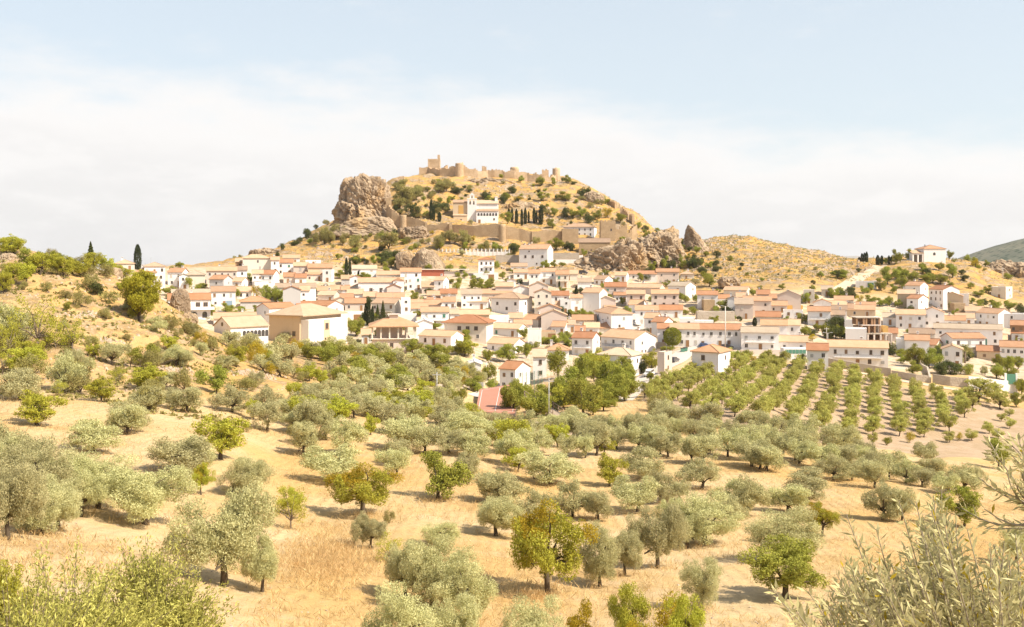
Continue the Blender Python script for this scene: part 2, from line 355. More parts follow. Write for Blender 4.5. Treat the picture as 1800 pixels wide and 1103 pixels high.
# ------------------------------------------------------------------ ground
def ground_mat():
    t = NT('dry_hillside'); co = t.co('Position')
    n1 = t.noise(co, 0.035, 6, 0.6); n2 = t.noise(co, 0.28, 6, 0.7); n3 = t.noise(co, 1.6, 6, 0.8); n4 = t.noise(co, 0.10, 6, 0.7); n5 = t.noise(co, 5.5, 4, 0.8)
    gold, pale = (0.53,0.345,0.135), (0.585,0.43,0.235)
    c = t.mix(t.mr(n1, 0.38, 0.62), pale, gold); c = t.mix(t.math('MULTIPLY', t.mr(n2, 0.5, 0.7), 0.6), c, (0.56,0.375,0.16))
    c = t.mix(t.math('MULTIPLY', t.mr(n4, 0.52, 0.68), 0.5), c, (0.36,0.21,0.08))
    c = t.mix(t.math('MULTIPLY', t.mr(n2, 0.46, 0.30), 0.35), c, (0.54,0.39,0.25))
    c = t.mix(t.math('MULTIPLY', t.mr(n3, 0.52, 0.68), 0.6), c, (0.29,0.165,0.065))
    c = t.mix(t.math('MULTIPLY', t.mr(n3, 0.47, 0.30), 0.5), c, (0.62,0.46,0.28))
    c = t.mix(t.math('MULTIPLY', t.mr(n5, 0.54, 0.70), 0.55), c, (0.26,0.155,0.065))
    # a few green-brown weedy patches
    c = t.mix(t.math('MULTIPLY', t.mr(t.noise(t.mapping(co, (1, 1, 1)), 0.17, 6, 0.75, 1.0), 0.60, 0.70), 0.45), c, (0.30,0.24,0.085))
    fur = t.wave(t.mapping(co, (1, 0.55, 0)), 0.33, 3.0, 'X', 3)
    ff = t.math('MULTIPLY', t.mr(t.noise(co, 0.03, 2), 0.50, 0.62), 0.26)
    c = t.mix(t.math('MULTIPLY', t.mr(fur, 0.55, 0.9), ff), c, (0.42,0.255,0.11))
    so = t.attr('soil'); ow = t.wave(t.mapping(co, (1, -0.365, 0)), 0.30, 1.0, 'X', 2)
    soil = t.mix(t.mr(n2, 0.35, 0.65), (0.47,0.335,0.225), (0.38,0.27,0.16)); soil = t.mix(t.math('MULTIPLY', t.mr(ow, 0.5, 0.9), 0.25), soil, (0.38,0.27,0.16)); soil = t.mix(t.math('MULTIPLY', t.mr(n3, 0.5, 0.8), 0.4), soil, (0.34,0.25,0.155))
    c = t.mix(so, c, soil)
    vg = t.mix(t.mr(n2, 0.4, 0.65), (0.55,0.44,0.33), (0.45,0.31,0.17)); c = t.mix(t.attr('village'), c, vg)
    c = t.mix(t.math('MULTIPLY', t.attr('rocky'), 0.85), c, t.mix(t.mr(n4, 0.4, 0.6), (0.50,0.27,0.07), (0.45,0.285,0.11)))
    r1 = t.noise(t.mapping(co, (1, 1, 2.6)), 0.11, 8, 0.78); ra = t.attr('rocky')
    rk = t.math('MULTIPLY', ra, t.mr(r1, 0.485, 0.56)); rc = t.mix(t.mr(n3, 0.35, 0.65), (0.235,0.17,0.115), (0.50,0.385,0.28)); 
    c = t.mix(t.math('MULTIPLY', rk, 0.85), c, rc)
    sc = t.math('MULTIPLY', ra, t.mr(t.noise(co, 0.38, 6, 0.75), 0.53, 0.63)); c = t.mix(t.math('MULTIPLY', sc, 0.75), c, (0.21,0.15,0.055))
    h = t.math('ADD', n3, t.math('MULTIPLY', fur, 0.2)); h = t.math('ADD', h, t.math('MULTIPLY', rk, 1.6)); h = t.math('ADD', h, t.math('MULTIPLY', n5, 0.25))
    return t.bsdf(c, 0.97, t.bump(h, 0.7, 0.3), 0, 0.1)
def build_ground():
    ys = [1.2]; 
    while ys[-1] < 900: ys.append(ys[-1] + max(0.22, min(2.2, ys[-1]*0.0085)))
    while ys[-1] < 9000: ys.append(ys[-1]*1.16)
    us = np.concatenate([np.linspace(-1400, -230, 40), np.arange(-220, 2030, 6.5), np.linspace(2035, 3300, 40)])
    V = []; soil = []; vil = []; roc = []
    for Y in ys:
        for p in us:
            X = (p-CX)/F*Y; z = gz(X, Y)
            if Y > 1200: z = -45 - (Y-1200)*0.008
            V.append((X, Y, z))
            o = 1.0 if 150 < Y < 330 and X > 0 and inpoly(X, Y, ORCH) else 0.0
            soil.append(o)
            v = 0.0
            if 200 < Y < 520:
                yb = 300 if p < 620 else (290 if p < 850 else 255 if p < 1180 else 285 if p < 1400 else 290)
                v = max(0, min(1, (Y-yb)/14))*max(0, min(1, ((505 if p < 1150 else 455)-Y)/25))
            vil.append(v)
            k = max(0, min(1, (Y-(470 if p < 1150 else 440))/30))
            if 125 < Y < 260 and X < -40: k = max(k, 0.6*min(1, (Y-125)/25))
            roc.append(k)
    n = len(us); fs = []
    for j in range(len(ys)-1):
        for i in range(n-1):
            a = j*n+i; fs.append((a, a+1, a+n+1, a+n))
    b = len(V)   # the bank the photographer stands on
    V += [(-900,-300,-1.75),(900,-300,-1.75),(900,1.25,-1.76),(-900,1.25,-1.76)]; fs.append((b,b+1,b+2,b+3)); soil += [0]*4; vil += [0]*4; roc += [0]*4
    me = bpy.data.meshes.new('ground'); me.from_pydata(V, [], fs)
    for nm, arr in (('soil', soil), ('village', vil), ('rocky', roc)):
        at = me.attributes.new(nm, 'FLOAT', 'POINT'); at.data.foreach_set('value', arr)
    me.polygons.foreach_set('use_smooth', [True]*len(fs)); me.materials.append(ground_mat()); me.update()
    tag(link('ground', me), kind='structure')
build_ground()
def ribbon(name, pts, width, mat, lift=0.10, world=False, kind='structure', label=None):
    P = [hitz(a, b, ymin=100) for a, b in pts] if not world else [Vector(p) for p in pts]
    Q = []
    for a, b in zip(P[:-1], P[1:]):
        n = max(1, int((b-a).length/1.2)); Q += [a.lerp(b, i/n) for i in range(n)]
    Q.append(P[-1])
    for _ in range(6): Q = [Q[0]]+[(Q[i-1]+Q[i]*2+Q[i+1])/4 for i in range(1, len(Q)-1)]+[Q[-1]]
    m = MB(); K = 5
    for i, p in enumerate(Q):
        d = Q[min(i+1, len(Q)-1)]-Q[max(i-1, 0)]; d.z = 0; d.normalize(); s = Vector((d.y, -d.x, 0))
        for k in range(K):
            q = p + s*width*(k/(K-1)-0.5)*(1+0.08*noise.noise((i*0.2, k, 0))); m.v.append((q.x, q.y, gz(q.x, q.y)+lift))
    for i in range(len(Q)-1):
        for k in range(K-1):
            a = i*K+k; m.f.append((a, a+1, a+K+1, a+K)); m.m.append(0)
    return tag(m.build(name, mat, smooth=True), label, None, None, kind)
def road_mat(name, a, b):
    t = NT(name); co = t.co('Position'); return t.bsdf(t.mix(t.mr(t.noise(co, 0.7, 6, 0.7), 0.35, 0.65), a, b), 0.95, t.bump(t.noise(co, 5, 3), 0.2, 0.03), 0, 0.1)
PALEROAD = road_mat('pale_concrete', (0.60,0.52,0.44), (0.52,0.44,0.36))
GRAVEL = road_mat('pale_gravel', (0.58,0.46,0.335), (0.50,0.38,0.26))
ribbon('road', [(1085,705),(1118,678),(1148,657),(1178,640),(1203,622),(1222,611),(1262,609),(1330,617),(1380,622)], 6.5, PALEROAD)
ribbon('path', [(1395,634),(1450,647),(1530,660),(1600,673),(1653,681),(1700,688),(1790,706)], 3.4, GRAVEL)
ribbon('road', [(1440,548),(1462,520),(1486,503),(1505,492),(1530,478),(1548,468)], 7.0, GRAVEL)
ribbon('path', [(850,742),(890,738),(935,741),(985,752),(1015,765)], 3.0, GRAVEL)
ribbon('path', [(770,690),(800,682),(850,672),(880,662)], 3.5, GRAVEL)
ribbon('road', [(842,700),(862,690),(884,684),(905,680)], 5.0, PALEROAD)
ribbon('road', [(1128,600),(1122,580),(1117,560),(1112,540)], 5.0, PALEROAD)
def far_hill(name, prof, Y, depth, mat, kind='structure', rough_amp=6.0, step=6):
    """A ridge whose skyline passes through the profile points, with real depth in front and behind."""
    xs = [a for a, b in prof]; rs = [b for a, b in prof]; px = np.arange(xs[0], xs[-1]+1, step); top = pchip(xs, rs, px); m = MB(); K = 26
    for p, r in zip(px, top):
        zt = -(r-HY)/F*Y
        for k in range(K):
            s = k/(K-1)*2-1; yy = Y + s*depth; g = math.cos(s*math.pi/2)**1.1; X = (p-CX)/F*Y
            z = -60 + (zt+60)*g + rough_amp*g*(1-abs(s))**0.0*noise.fractal((X*0.012, yy*0.012, 2.0), 1.0, 2.0, 5)*(0.25+abs(s))
            m.v.append((X, yy, z))
    for i in range(len(px)-1):
        for k in range(K-1):
            a = i*K+k; m.f.append((a, a+K, a+K+1, a+1)); m.m.append(0)
    return tag(m.build(name, mat, smooth=True), kind=kind)
def hill_mat(name, a, b, c3, sc):
    t = NT(name); co = t.co('Position'); n = t.noise(co, sc, 7, 0.7); v = t.voro(co, sc*9)
    c = t.mix(t.mr(n, 0.4, 0.6), a, b); c = t.mix(t.mr(v, 0.25, 0.45), c3, c); return t.bsdf(c, 0.97, None, 0, 0.05)
far_hill('mountain', [(1690,470),(1720,456),(1738,449),(1755,441),(1775,434),(1800,424),(1850,412),(1930,398),(2040,404),(2200,440)], 1450, 420, hill_mat('wooded_slope', (0.15,0.155,0.115), (0.21,0.195,0.14), (0.085,0.10,0.07), 0.011))
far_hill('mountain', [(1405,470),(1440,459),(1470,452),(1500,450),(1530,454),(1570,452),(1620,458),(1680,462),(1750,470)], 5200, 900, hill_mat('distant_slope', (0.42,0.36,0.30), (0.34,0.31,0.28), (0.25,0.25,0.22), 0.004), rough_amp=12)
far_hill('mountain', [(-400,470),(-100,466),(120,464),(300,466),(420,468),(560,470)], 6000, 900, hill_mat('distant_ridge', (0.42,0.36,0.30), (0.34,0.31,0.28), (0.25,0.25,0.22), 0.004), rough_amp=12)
# ------------------------------------------------------------------ foliage
def leaf_mesh(name, C, D, L, Wd, tint, mat, jit=0.3, seed=1, facing=None):
    """C leaf centres, D long-axis directions; rhombic leaves with a colour value per leaf."""
    r = np.random.RandomState(seed); n = len(C)
    D = D/np.maximum(np.linalg.norm(D, axis=1, keepdims=True), 1e-6)
    A = r.normal(size=(n, 3)) if facing is None else facing+r.normal(size=(n, 3))*0.55; B = np.cross(D, A); B /= np.maximum(np.linalg.norm(B, axis=1, keepdims=True), 1e-6)
    l = L*(1+jit*(r.rand(n, 1)*2-1)); w = Wd*(1+jit*(r.rand(n, 1)*2-1))
    V = np.empty((n, 4, 3)); V[:, 0] = C-D*l*0.5; V[:, 1] = C+B*w*0.5; V[:, 2] = C+D*l*0.5; V[:, 3] = C-B*w*0.5
    me = bpy.data.meshes.new(name); me.vertices.add(4*n); me.loops.add(4*n); me.polygons.add(n)
    me.vertices.foreach_set('co', V.reshape(-1)); me.loops.foreach_set('vertex_index', np.arange(4*n, dtype=np.int32))
    me.polygons.foreach_set('loop_start', np.arange(0, 4*n, 4, dtype=np.int32))
    at = me.attributes.new('tint', 'FLOAT', 'POINT'); at.data.foreach_set('value', np.repeat(np.clip(tint, 0, 1), 4).astype(np.float32))
    me.materials.append(mat); me.update(); me.validate(); return me
def unit(r, n):
    d = r.normal(size=(n, 3)); return d/np.linalg.norm(d, axis=1, keepdims=True)
PROTO = {}
def tree_proto(key, kind, mat, w, h, th, nb, br, nl, L, Wd, seed, up=0.3, shell=0.5, flat=1.0, bark=None, droop=0.0, spread=0.46, trunk_r=0.16, yellow=None, low=0.0, cb=0.06):
    """A crown of leaves gathered into uneven clumps around limbs. w, h: crown width and total height; th: height of the fork."""
    r = np.random.RandomState(seed); ch = h-th*0.75
    # lobes around the fork, each carrying its own clumps: light reaches between them
    cs = []; rad = []; lobes = []; zb = cb*h; hh = max(0.2*h, (h-zb)/2-0.3*br); pn = key == 'pine1'; nlobe = 26 if pn else 5+int(r.rand()*4) if nb < 60 else 7+int(r.rand()*4)
    tries = 0
    while len(lobes) < nlobe and tries < 600:
        tries += 1; d = unit(r, 1)[0]; q = 0.45+0.4*r.rand(); lr = w*(0.13+0.10*r.rand())*(0.75 if pn else 1)
        sx_ = 0.86+0.62*noise.noise((d[0]*1.3+seed, d[1]*1.3, d[2]*1.3+seed*0.7))
        c = np.array([d[0]*spread*w*q*sx_, d[1]*spread*w*q*sx_, (zb+h)/2+d[2]*hh*q*0.95])
        if any(np.linalg.norm(c-o) < (lr+p)*(0.5 if pn else 0.62) for o, p in lobes): continue
        lobes.append((c, lr))
    tries = 0
    while len(cs) < nb and tries < 5000:
        tries += 1; c0, lr = lobes[int(r.rand()*len(lobes))]; d = unit(r, 1)[0]; d[2] *= 0.85; c = c0+d*lr*(0.55+0.5*r.rand()); c[2] = max(c[2], zb+0.2*br)
        rr = br*(0.55+0.75*r.rand())
        if any(np.linalg.norm(c-o) < (rr+p)*0.42 for o, p in zip(cs, rad)): continue
        cs.append(c); rad.append(rr)
    cs = np.array(cs); rad = np.array(rad); p = rad**2; p /= p.sum()
    k = r.choice(len(cs), nl, p=p); d = unit(r, nl); q = np.where(r.rand(nl) < shell+.12, 0.78+0.32*r.rand(nl), r.rand(nl)**0.5)
    off = d*(q*rad[k])[:, None]; off[:, 2] *= 0.82
    C = cs[k]+off
    C[:, 2] -= droop*np.maximum(0, np.hypot(C[:, 0], C[:, 1])-0.25*w)
    C += r.normal(size=(nl, 3))*0.03*w/5
    # crumble the outline into sprigs
    sp = np.array([noise.noise((a*2.1, b*2.1, c*2.1+seed)) for a, b, c in C]); keep = sp > -0.30+0.0*sp
    C = C[keep]; d = d[keep]; k = k[keep]
    if low <= 0: 
        kk = C[:, 2] > 0.05*h*(1+r.rand(len(C))*2); C = C[kk]; d = d[kk]; k = k[kk]
    else:
        C[:, 2] = np.maximum(C[:, 2], 0.04)
    D = d*0.25 + r.normal(size=d.shape)*0.8; D[:, 2] += up
    tb = r.rand(len(cs)); up_ = np.clip(0.5+0.5*d[:, 2], 0, 1); tint = 0.25*tb[k] + 0.6*r.rand(len(C)) + 0.12
    mats = [mat]
    me = leaf_mesh('crown', C, D, L, Wd, tint, mat, 0.3, seed, d)
    if yellow:
        me.materials.append(LEAF['yellow']); zt = np.array([noise.noise((a*0.55, b*0.55, seed+5.0)) for a, b in C[:, :2]]) + (C[:, 2]-C[:, 2].mean())/h
        me.polygons.foreach_set('material_index', (zt > yellow).astype(np.int32))
    m = MB(); bk = bark or BARK
    lean = r.normal(size=2)*0.12*th
    fork = Vector((lean[0], lean[1], th))
    pts = [Vector((0, 0, -0.5)), Vector((0.02, 0, 0.0)), Vector((lean[0]*0.4, lean[1]*0.4, th*0.45)), fork]
    m.tube(pts, [trunk_r*1.5, trunk_r*1.3, trunk_r, trunk_r*0.9], 8)
    for i in list(np.argsort(-rad))[:min(len(cs), 11)]:
        e = Vector(cs[i]); e.z -= droop*max(0, math.hypot(e.x, e.y)-0.25*w); mid = fork.lerp(e, 0.5) + Vector(r.normal(size=3))*0.07*w; mid.z += 0.03*h
        m.tube([fork-Vector((0, 0, 0.1)), fork.lerp(mid, 0.5)+Vector((0, 0, 0.02*h)), mid, e], [trunk_r*0.62, trunk_r*0.45, trunk_r*0.32, trunk_r*0.1], 5)
    tm = m.mesh('trunk', bk, True, False)
    zs = C[:, 2]; PROTO.setdefault(key, []).append((me, tm, float(np.percentile(np.hypot(C[:, 0], C[:, 1]), 98.5)*1.92), float(np.percentile(zs, 99))))
for s in range(3):
    tree_proto('olive0', 'o', LEAF['olive'], 5.2, 4.3, 1.1, 85, 0.50, 40000, 0.125, 0.036, 10+s, 0.35, 0.5, droop=0.06)
for s in range(4):
    tree_proto('olive1', 'o', LEAF['olive'], 5.2, 4.2, 1.0, 64, 0.55, 14500, 0.19, 0.062, 20+s, 0.3, 0.5, droop=0.06)
    tree_proto('olive2', 'o', LEAF['olive'], 5.2, 4.0, 0.8, 44, 0.62, 5200, 0.28, 0.11, 30+s, 0.2, 0.5, droop=0.06, low=0.1)
for s in range(3):
    tree_proto('almond0', 'a', LEAF['almond'], 5.0, 4.2, 1.3, 60, 0.46, 20000, 0.125, 0.055, 40+s, 0.1, 0.4, trunk_r=0.14, cb=0.2)
    tree_proto('almond1', 'a', LEAF['almond'], 5.0, 4.2, 1.2, 48, 0.50, 8000, 0.19, 0.085, 50+s, 0.1, 0.4, trunk_r=0.13, cb=0.2)
    tree_proto('turning0', 'a', LEAF['almond'], 5.0, 4.4, 1.4, 66, 0.46, 23000, 0.13, 0.055, 60+s, 0.1, 0.4, trunk_r=0.15, yellow=0.30, cb=0.2)
    tree_proto('sparse1', 'a', LEAF['almond'], 5.0, 4.6, 1.0, 26, 0.62, 2600, 0.17, 0.07, 70+s, 0.2, 0.3, trunk_r=0.12, bark=BARKL, low=0.1)
    tree_proto('green0', 'g', LEAF['green'], 5.0, 4.4, 1.2, 64, 0.50, 21000, 0.14, 0.058, 80+s, 0.1, 0.45, cb=0.2)
    tree_proto('green1', 'g', LEAF['green'], 5.0, 4.6, 1.0, 56, 0.58, 9000, 0.21, 0.10, 90+s, 0.1, 0.45, low=0.1, cb=0.05)
    tree_proto('orchard1', 'g', LEAF['orchard'], 4.0, 3.5, 0.75, 36, 0.46, 4600, 0.20, 0.095, 100+s, 0.15, 0.45, trunk_r=0.10, low=0.05, cb=0.12)
    tree_proto('yellow1', 'y', LEAF['yellow'], 4.0, 3.4, 0.7, 22, 0.6, 3500, 0.18, 0.075, 110+s, 0.3, 0.35, trunk_r=0.07, low=0.05)
    tree_proto('shrub1', 's', LEAF['shrub'], 3.0, 1.9, 0.25, 18, 0.5, 3600, 0.14, 0.06, 120+s, 0.3, 0.45, trunk_r=0.05, low=0.3)
    tree_proto('bush1', 's', LEAF['dark'], 3.4, 2.4, 0.3, 26, 0.52, 5000, 0.17, 0.085, 130+s, 0.2, 0.5, trunk_r=0.06, low=0.3)
    tree_proto('gbush1', 's', LEAF['green'], 3.2, 2.3, 0.3, 26, 0.5, 5000, 0.16, 0.08, 140+s, 0.2, 0.5, trunk_r=0.06, low=0.3)
    tree_proto('pine1', 'p', LEAF['pine'], 8.2, 8.0, 0.9, 110, 0.75, 30000, 0.40, 0.085, 150+s, 0.45, 0.65, trunk_r=0.24, low=0.2, spread=0.44)
    tree_proto('hillpine1', 'p', LEAF['shrub'], 6, 7.2, 1.0, 34, 1.0, 4600, 0.42, 0.15, 160+s, 0.4, 0.5, trunk_r=0.2, low=0.2, spread=0.4)
def cone_proto(key, mat, w, h, nl, L, Wd, seed, power, layered=False):
    r = np.random.RandomState(seed); t = r.rand(nl)**0.9; a = r.rand(nl)*2*math.pi
    prof = (np.sin(np.pi*np.clip(t*0.86+0.13, 0, 1))**power)
    if layered: prof = (1-t)**0.85*(0.62+0.38*np.abs(np.sin(t*26+0.6*np.sin(a*3))))
    q = (0.55+0.5*r.rand(nl)); lump = 1+0.28*np.array([noise.noise((math.cos(x)*1.6, math.sin(x)*1.6, y*h*0.55+seed)) for x, y in zip(a, t)])
    rad = prof*w/2*q*lump
    C = np.stack([np.cos(a)*rad, np.sin(a)*rad, 0.25+t*(h-0.25)], 1); D = np.stack([np.cos(a)*0.4, np.sin(a)*0.4, np.full(nl, 0.3 if layered else 1.0)], 1)+r.normal(size=(nl, 3))*0.35
    me = leaf_mesh('crown', C, D, L, Wd, r.rand(nl), mat, 0.3, seed); m = MB(); m.tube([(0, 0, -0.5), (0, 0, h*0.5), (0, 0, h*0.92)], [0.16, 0.11, 0.03], 7)
    PROTO.setdefault(key, []).append((me, m.mesh('trunk', BARK, True, False), w, h))
for s in range(2):
    cone_proto('cypress1', LEAF['cypress'], 2.2, 10, 4200, 0.42, 0.13, 200+s, 0.55)
    cone_proto('fir1', LEAF['dark'], 5.0, 10, 5200, 0.42, 0.15, 210+s, 1, True)
def round_proto():
    r = np.random.RandomState(5); n = 9000; d = unit(r, n); q = 0.9+0.12*r.rand(n)
    C = d*q[:, None]*np.array([2.3, 2.3, 2.05]); C[:, 2] += 2.6; C = C[C[:, 2] > 0.75]; d = C-np.array([0, 0, 2.6])
    me = leaf_mesh('crown', C, d+r.normal(size=d.shape), 0.24, 0.14, r.rand(len(C)), LEAF['green'], 0.3, 5); m = MB(); m.tube([(0, 0, -0.4), (0, 0, 1.6)], [0.2, 0.16], 8)
    PROTO['round1'] = [(me, m.mesh('trunk', BARK, True, False), 4.6, 4.65)]
round_proto()
KIND = {  # code: (prototype, object name, category, look, family)
 'O': ('olive', 'olive_tree', 'olive tree', 'grey-green olive tree', 'grove'),
 'A': ('almond', 'almond_tree', 'almond tree', 'yellow-green almond tree', 'grove'),
 'T': ('turning', 'almond_tree', 'almond tree', 'almond tree turning yellow', 'grove'),
 'V': ('sparse', 'almond_tree', 'almond tree', 'airy half-bare almond tree', 'grove'),
 'B': ('green', 'broadleaf_tree', 'tree', 'leafy green tree', 'grove'),
 'Y': ('yellow', 'yellow_shrub', 'shrub', 'bright yellow-green shrub', 'grove'),
 'S': ('shrub', 'shrub', 'shrub', 'low dull green shrub', 'grove'),
 'D': ('bush', 'dark_bush', 'bush', 'dark green bush', 'grove'),
 'G': ('gbush', 'green_bush', 'bush', 'fresh green bush', 'grove'),
 'P': ('pine', 'pine_tree', 'pine tree', 'dense round pine', 'grove'),
 'H': ('hillpine', 'pine_tree', 'pine tree', 'bushy hillside pine', 'hill'),
 'C': ('cypress', 'cypress_tree', 'cypress', 'slim dark cypress', 'grove'),
 'F': ('fir', 'fir_tree', 'fir tree', 'dark layered fir', 'grove'),
 'R': ('round', 'clipped_tree', 'tree', 'clipped ball-shaped green tree', 'grove'),
 'N': ('orchard', 'almond_tree', 'almond tree', 'young green orchard tree', 'grove'),
}
GROUPS = {'O': 'olive trees on the slopes below the village', 'A': 'almond trees scattered among the olives', 'T': 'almond trees scattered among the olives', 'V': 'almond trees scattered among the olives', 'B': 'leafy trees of the valley and gardens', 'Y': 'yellow-green shrubs', 'S': 'low shrubs on the dry slopes', 'D': 'dark bushes', 'G': 'green bushes', 'P': 'pines', 'H': 'pines on the castle hill', 'C': 'cypresses', 'F': 'firs', 'R': 'clipped trees', 'N': 'almond trees of the orchard rows'}
NTREE = [0]
def plant_at(code, p, w, h, label=None, fam=None, look=None, group=None, rot=None):
    pr, nm, cat, lk, fm = KIND[code]; Y = p.y
    lod = '0' if Y < 78 else '1' if Y < 175 else '2'
    if code == 'G' and w > 4.2: pr = 'green'; lod = '1'
    lst = PROTO.get(pr+lod) or PROTO.get(pr+'1') or PROTO.get(pr+'0')
    NTREE[0] += 1; me, tm, w0, h0 = lst[(NTREE[0]*7+int(Y*3)) % len(lst)]
    sx = w/w0; sz = h/h0; sz = min(max(sz, sx*0.62), sx*1.7) if pr not in ('cypress',) else sz
    o = thing(nm, (p.x, p.y, p.z-0.05), rng.random()*6.28 if rot is None else rot, cat, label, group or GROUPS[code])
    o.scale = (sx, sx, sz)
    link('crown', me, o); link('trunk', tm, o)
    if not label:
        px, py = proj((p.x, p.y, p.z+h*0.5)); size = '' 
        if pr in ('olive', 'almond', 'green', 'turning', 'shrub', 'bush', 'gbush'): size = 'big ' if w > 5.9 else 'small ' if w < 3.4 else ''
        PEND.append((o, fam or fm, (look or size+lk), px, py))
    return o
def plant(code, xc, yt, yb, wpx, label=None, ymin=2.0, **kw):
    p = hitz(xc, yb, ymin=ymin); w = wpx/F*p.y; h = max(0.4, (yb-yt)/F*p.y, (proj(p)[1]-yt)/F*p.y)
    return plant_at(code, p, w, h, label, **kw)
def region(x0, y0, scale): return lambda x, y: (x0+x/scale, y0+y/scale, scale)
REG = {'R8': region(0, 400, 3.064), 'Z5': region(300, 560, 3.0), 'Z1': region(0, 700, 2.737), 'Z2': region(450, 700, 2.737), 'Z3': region(850, 700, 2.737), 'Z4': region(1300, 700, 2.737), 'Z6': region(1050, 600, 2.4),
       'R2': region(190, 400, 3.5294), 'R3': region(600, 420, 4.2425), 'R4': region(900, 420, 4.2425), 'R5': region(1180, 400, 3.9406), 'R6': region(1450, 400, 3.4457), 'E1': region(560, 250, 5.294), 'E2': region(860, 270, 4.5), 'E3': region(380, 380, 4.737), 'V': region(700, 580, 3.6), 'X5': region(1550, 560, 6.892), 'X4': region(1040, 560, 6.892)}
def plants(reg, text, ymin=2.0, **kw):
    f = REG[reg]
    for ln in text.strip().split(','):
        q = ln.split(); code = q[0]; xc, yt, yb, w = map(float, q[1:5])
        a, t, s = f(xc, yt); b = f(xc, yb)[1]
        fm = kw.get('fam'); kf = 1.22 if fm == 'village' and code not in 'CF' else 1.3 if fm == 'hill' and code not in 'CF' else 1.24 if code in 'OB' else 1.06
        plant(code, a, t, b, w/s*kf, ymin=ymin, **kw)
# --- landmark plants first: they carry their own labels and lend them to their neighbours
def mark(fams, phrase, px, py): LM.append((fams, phrase, px, py))
pine = plant('P', 245, 480, 565, 68, 'large round yellow-green pine standing alone on the left-over terrace above the rocks'.replace('left-over ', ''), ymin=120); mark('gv', 'big round hillside pine', 245, 525)
plant('T', 637, 820, 906, 136, 'spreading yellow-green almond tree with forked trunk, alone on straw-coloured grass below the olives'); mark('g', 'spreading forked almond', 637, 865)
plant('B', 770, 798, 880, 108, 'dense mid-green almond tree on a short trunk, in front of silvery olives'); mark('g', 'dense mid-green almond', 770, 840)
plant('T', 962, 890, 1046, 158, 'tall almond tree with yellow top and straight dark trunk, casting a long shadow'); mark('g', 'tall yellow-topped almond', 962, 965)
plant('A', 388, 735, 808, 108, 'bright yellow-green almond tree leaning over its shadow on the furrowed slope'); mark('g', 'bright leaning almond', 388, 770)
plant('A', 178, 664, 708, 52, 'small lone almond tree with thin leaning trunk on the furrowed field'); mark('g', 'small lone leaning almond', 178, 685)
plant('O', 255, 820, 918, 175, 'broad old olive tree with thick dark trunk and shaded hollow beneath'); mark('g', 'broad old dark-trunked olive', 255, 870)
plant('O', 395, 872, 1030, 190, 'large grey olive bush with several dark stems beside pale bare earth'); mark('g', 'many-stemmed grey olive', 395, 950)
plant('B', 1380, 948, 1052, 180, 'large wide olive-green tree with rounded crown above the near olive branches'); mark('g', 'wide rounded olive-green tree', 1380, 1000)
plant('T', 1445, 885, 942, 72, 'dark green shrubby tree with yellow patches behind the wide rounded tree'); mark('g', 'yellow-patched dark tree', 1445, 912)
plant('A', 1072, 800, 855, 62, 'small green almond tree with bare forked trunk among dense grey olives'); mark('g', 'small forked almond', 1072, 828)
plant('B', 1260, 722, 752, 44, 'dark green tree at the edge between grey olives and orchard soil', ymin=120); mark('g', 'dark orchard-edge tree', 1260, 737)
plant('B', 1755, 772, 822, 62, 'yellow-green leafy tree beyond the nearest olive branches', ymin=80); mark('g', 'leafy tree past the near branches', 1755, 795)
plant('A', 590, 700, 748, 74, 'yellow-green almond with low spreading limbs in a gap of grass', ymin=60); mark('g', 'low-limbed almond', 590, 724)
plant('A', 65, 688, 748, 92, 'bright yellow almond bush in front of the steep left bank'.replace('left ', 'dry '), ymin=60); mark('g', 'bright yellow almond bush', 65, 715)
plant('B', 380, 645, 693, 64, 'dense green tree on the slope below the stone heap', ymin=60); mark('g', 'dense slope tree', 380, 668)
plant('R', 1182, 576, 613, 31, 'clipped ball-shaped green tree in front of white street houses', ymin=250); mark('v', 'clipped ball tree', 1182, 588)
plant('C', 242, 430, 465, 13, 'lone tall cypress at the top edge of the village by the roofs', ymin=260); mark('gv', 'lone skyline cypress', 242, 448)
plant('C', 1013, 503, 546, 8, 'solitary slender cypress rising from a hedge between white houses', ymin=300); mark('v', 'solitary hedge cypress', 1013, 525)
plants('R8', 'A 35 55 150 130,A 70 190 300 110,A 140 190 310 110,A 215 140 262 150,A 345 165 275 110,A 430 190 275 110,A 500 140 240 120,A 570 160 250 110,B 160 120 230 120,B 280 130 220 90,A 20 250 365 110,F 488 76 165 66,A 300 150 230 80,B 385 160 235 80,A 620 190 265 70,'
 'D 525 295 360 95,S 437 350 440 100,S 572 435 500 90,S 590 345 410 70,S 925 480 560 110,S 685 570 610 60,S 355 340 385 90,V 200 370 660 260,O 50 420 640 220,V 390 490 660 150,A 140 650 790 200,V 15 650 800 120,O 340 680 890 190,O 400 660 780 120,O 110 770 930 230,V 300 560 650 120,S 490 590 650 70,V 90 560 660 120,S 250 545 640 80,'
 'O 605 625 740 150,B 800 630 765 150,O 980 660 750 120,S 745 640 720 70,S 640 755 820 70,A 785 780 880 190,O 885 785 880 110,O 805 860 1000 190,O 1005 860 995 150,O 1250 855 995 190,S 1330 815 880 100,O 1430 855 990 150,A 1365 930 1035 100,O 690 960 1110 180,S 1215 690 765 120,S 1045 600 640 50,S 850 610 660 60,S 1005 500 570 60,Y 1080 560 650 90,S 1150 590 665 90,'
 'S 960 545 600 60,S 1040 520 590 80,V 40 480 700 150')
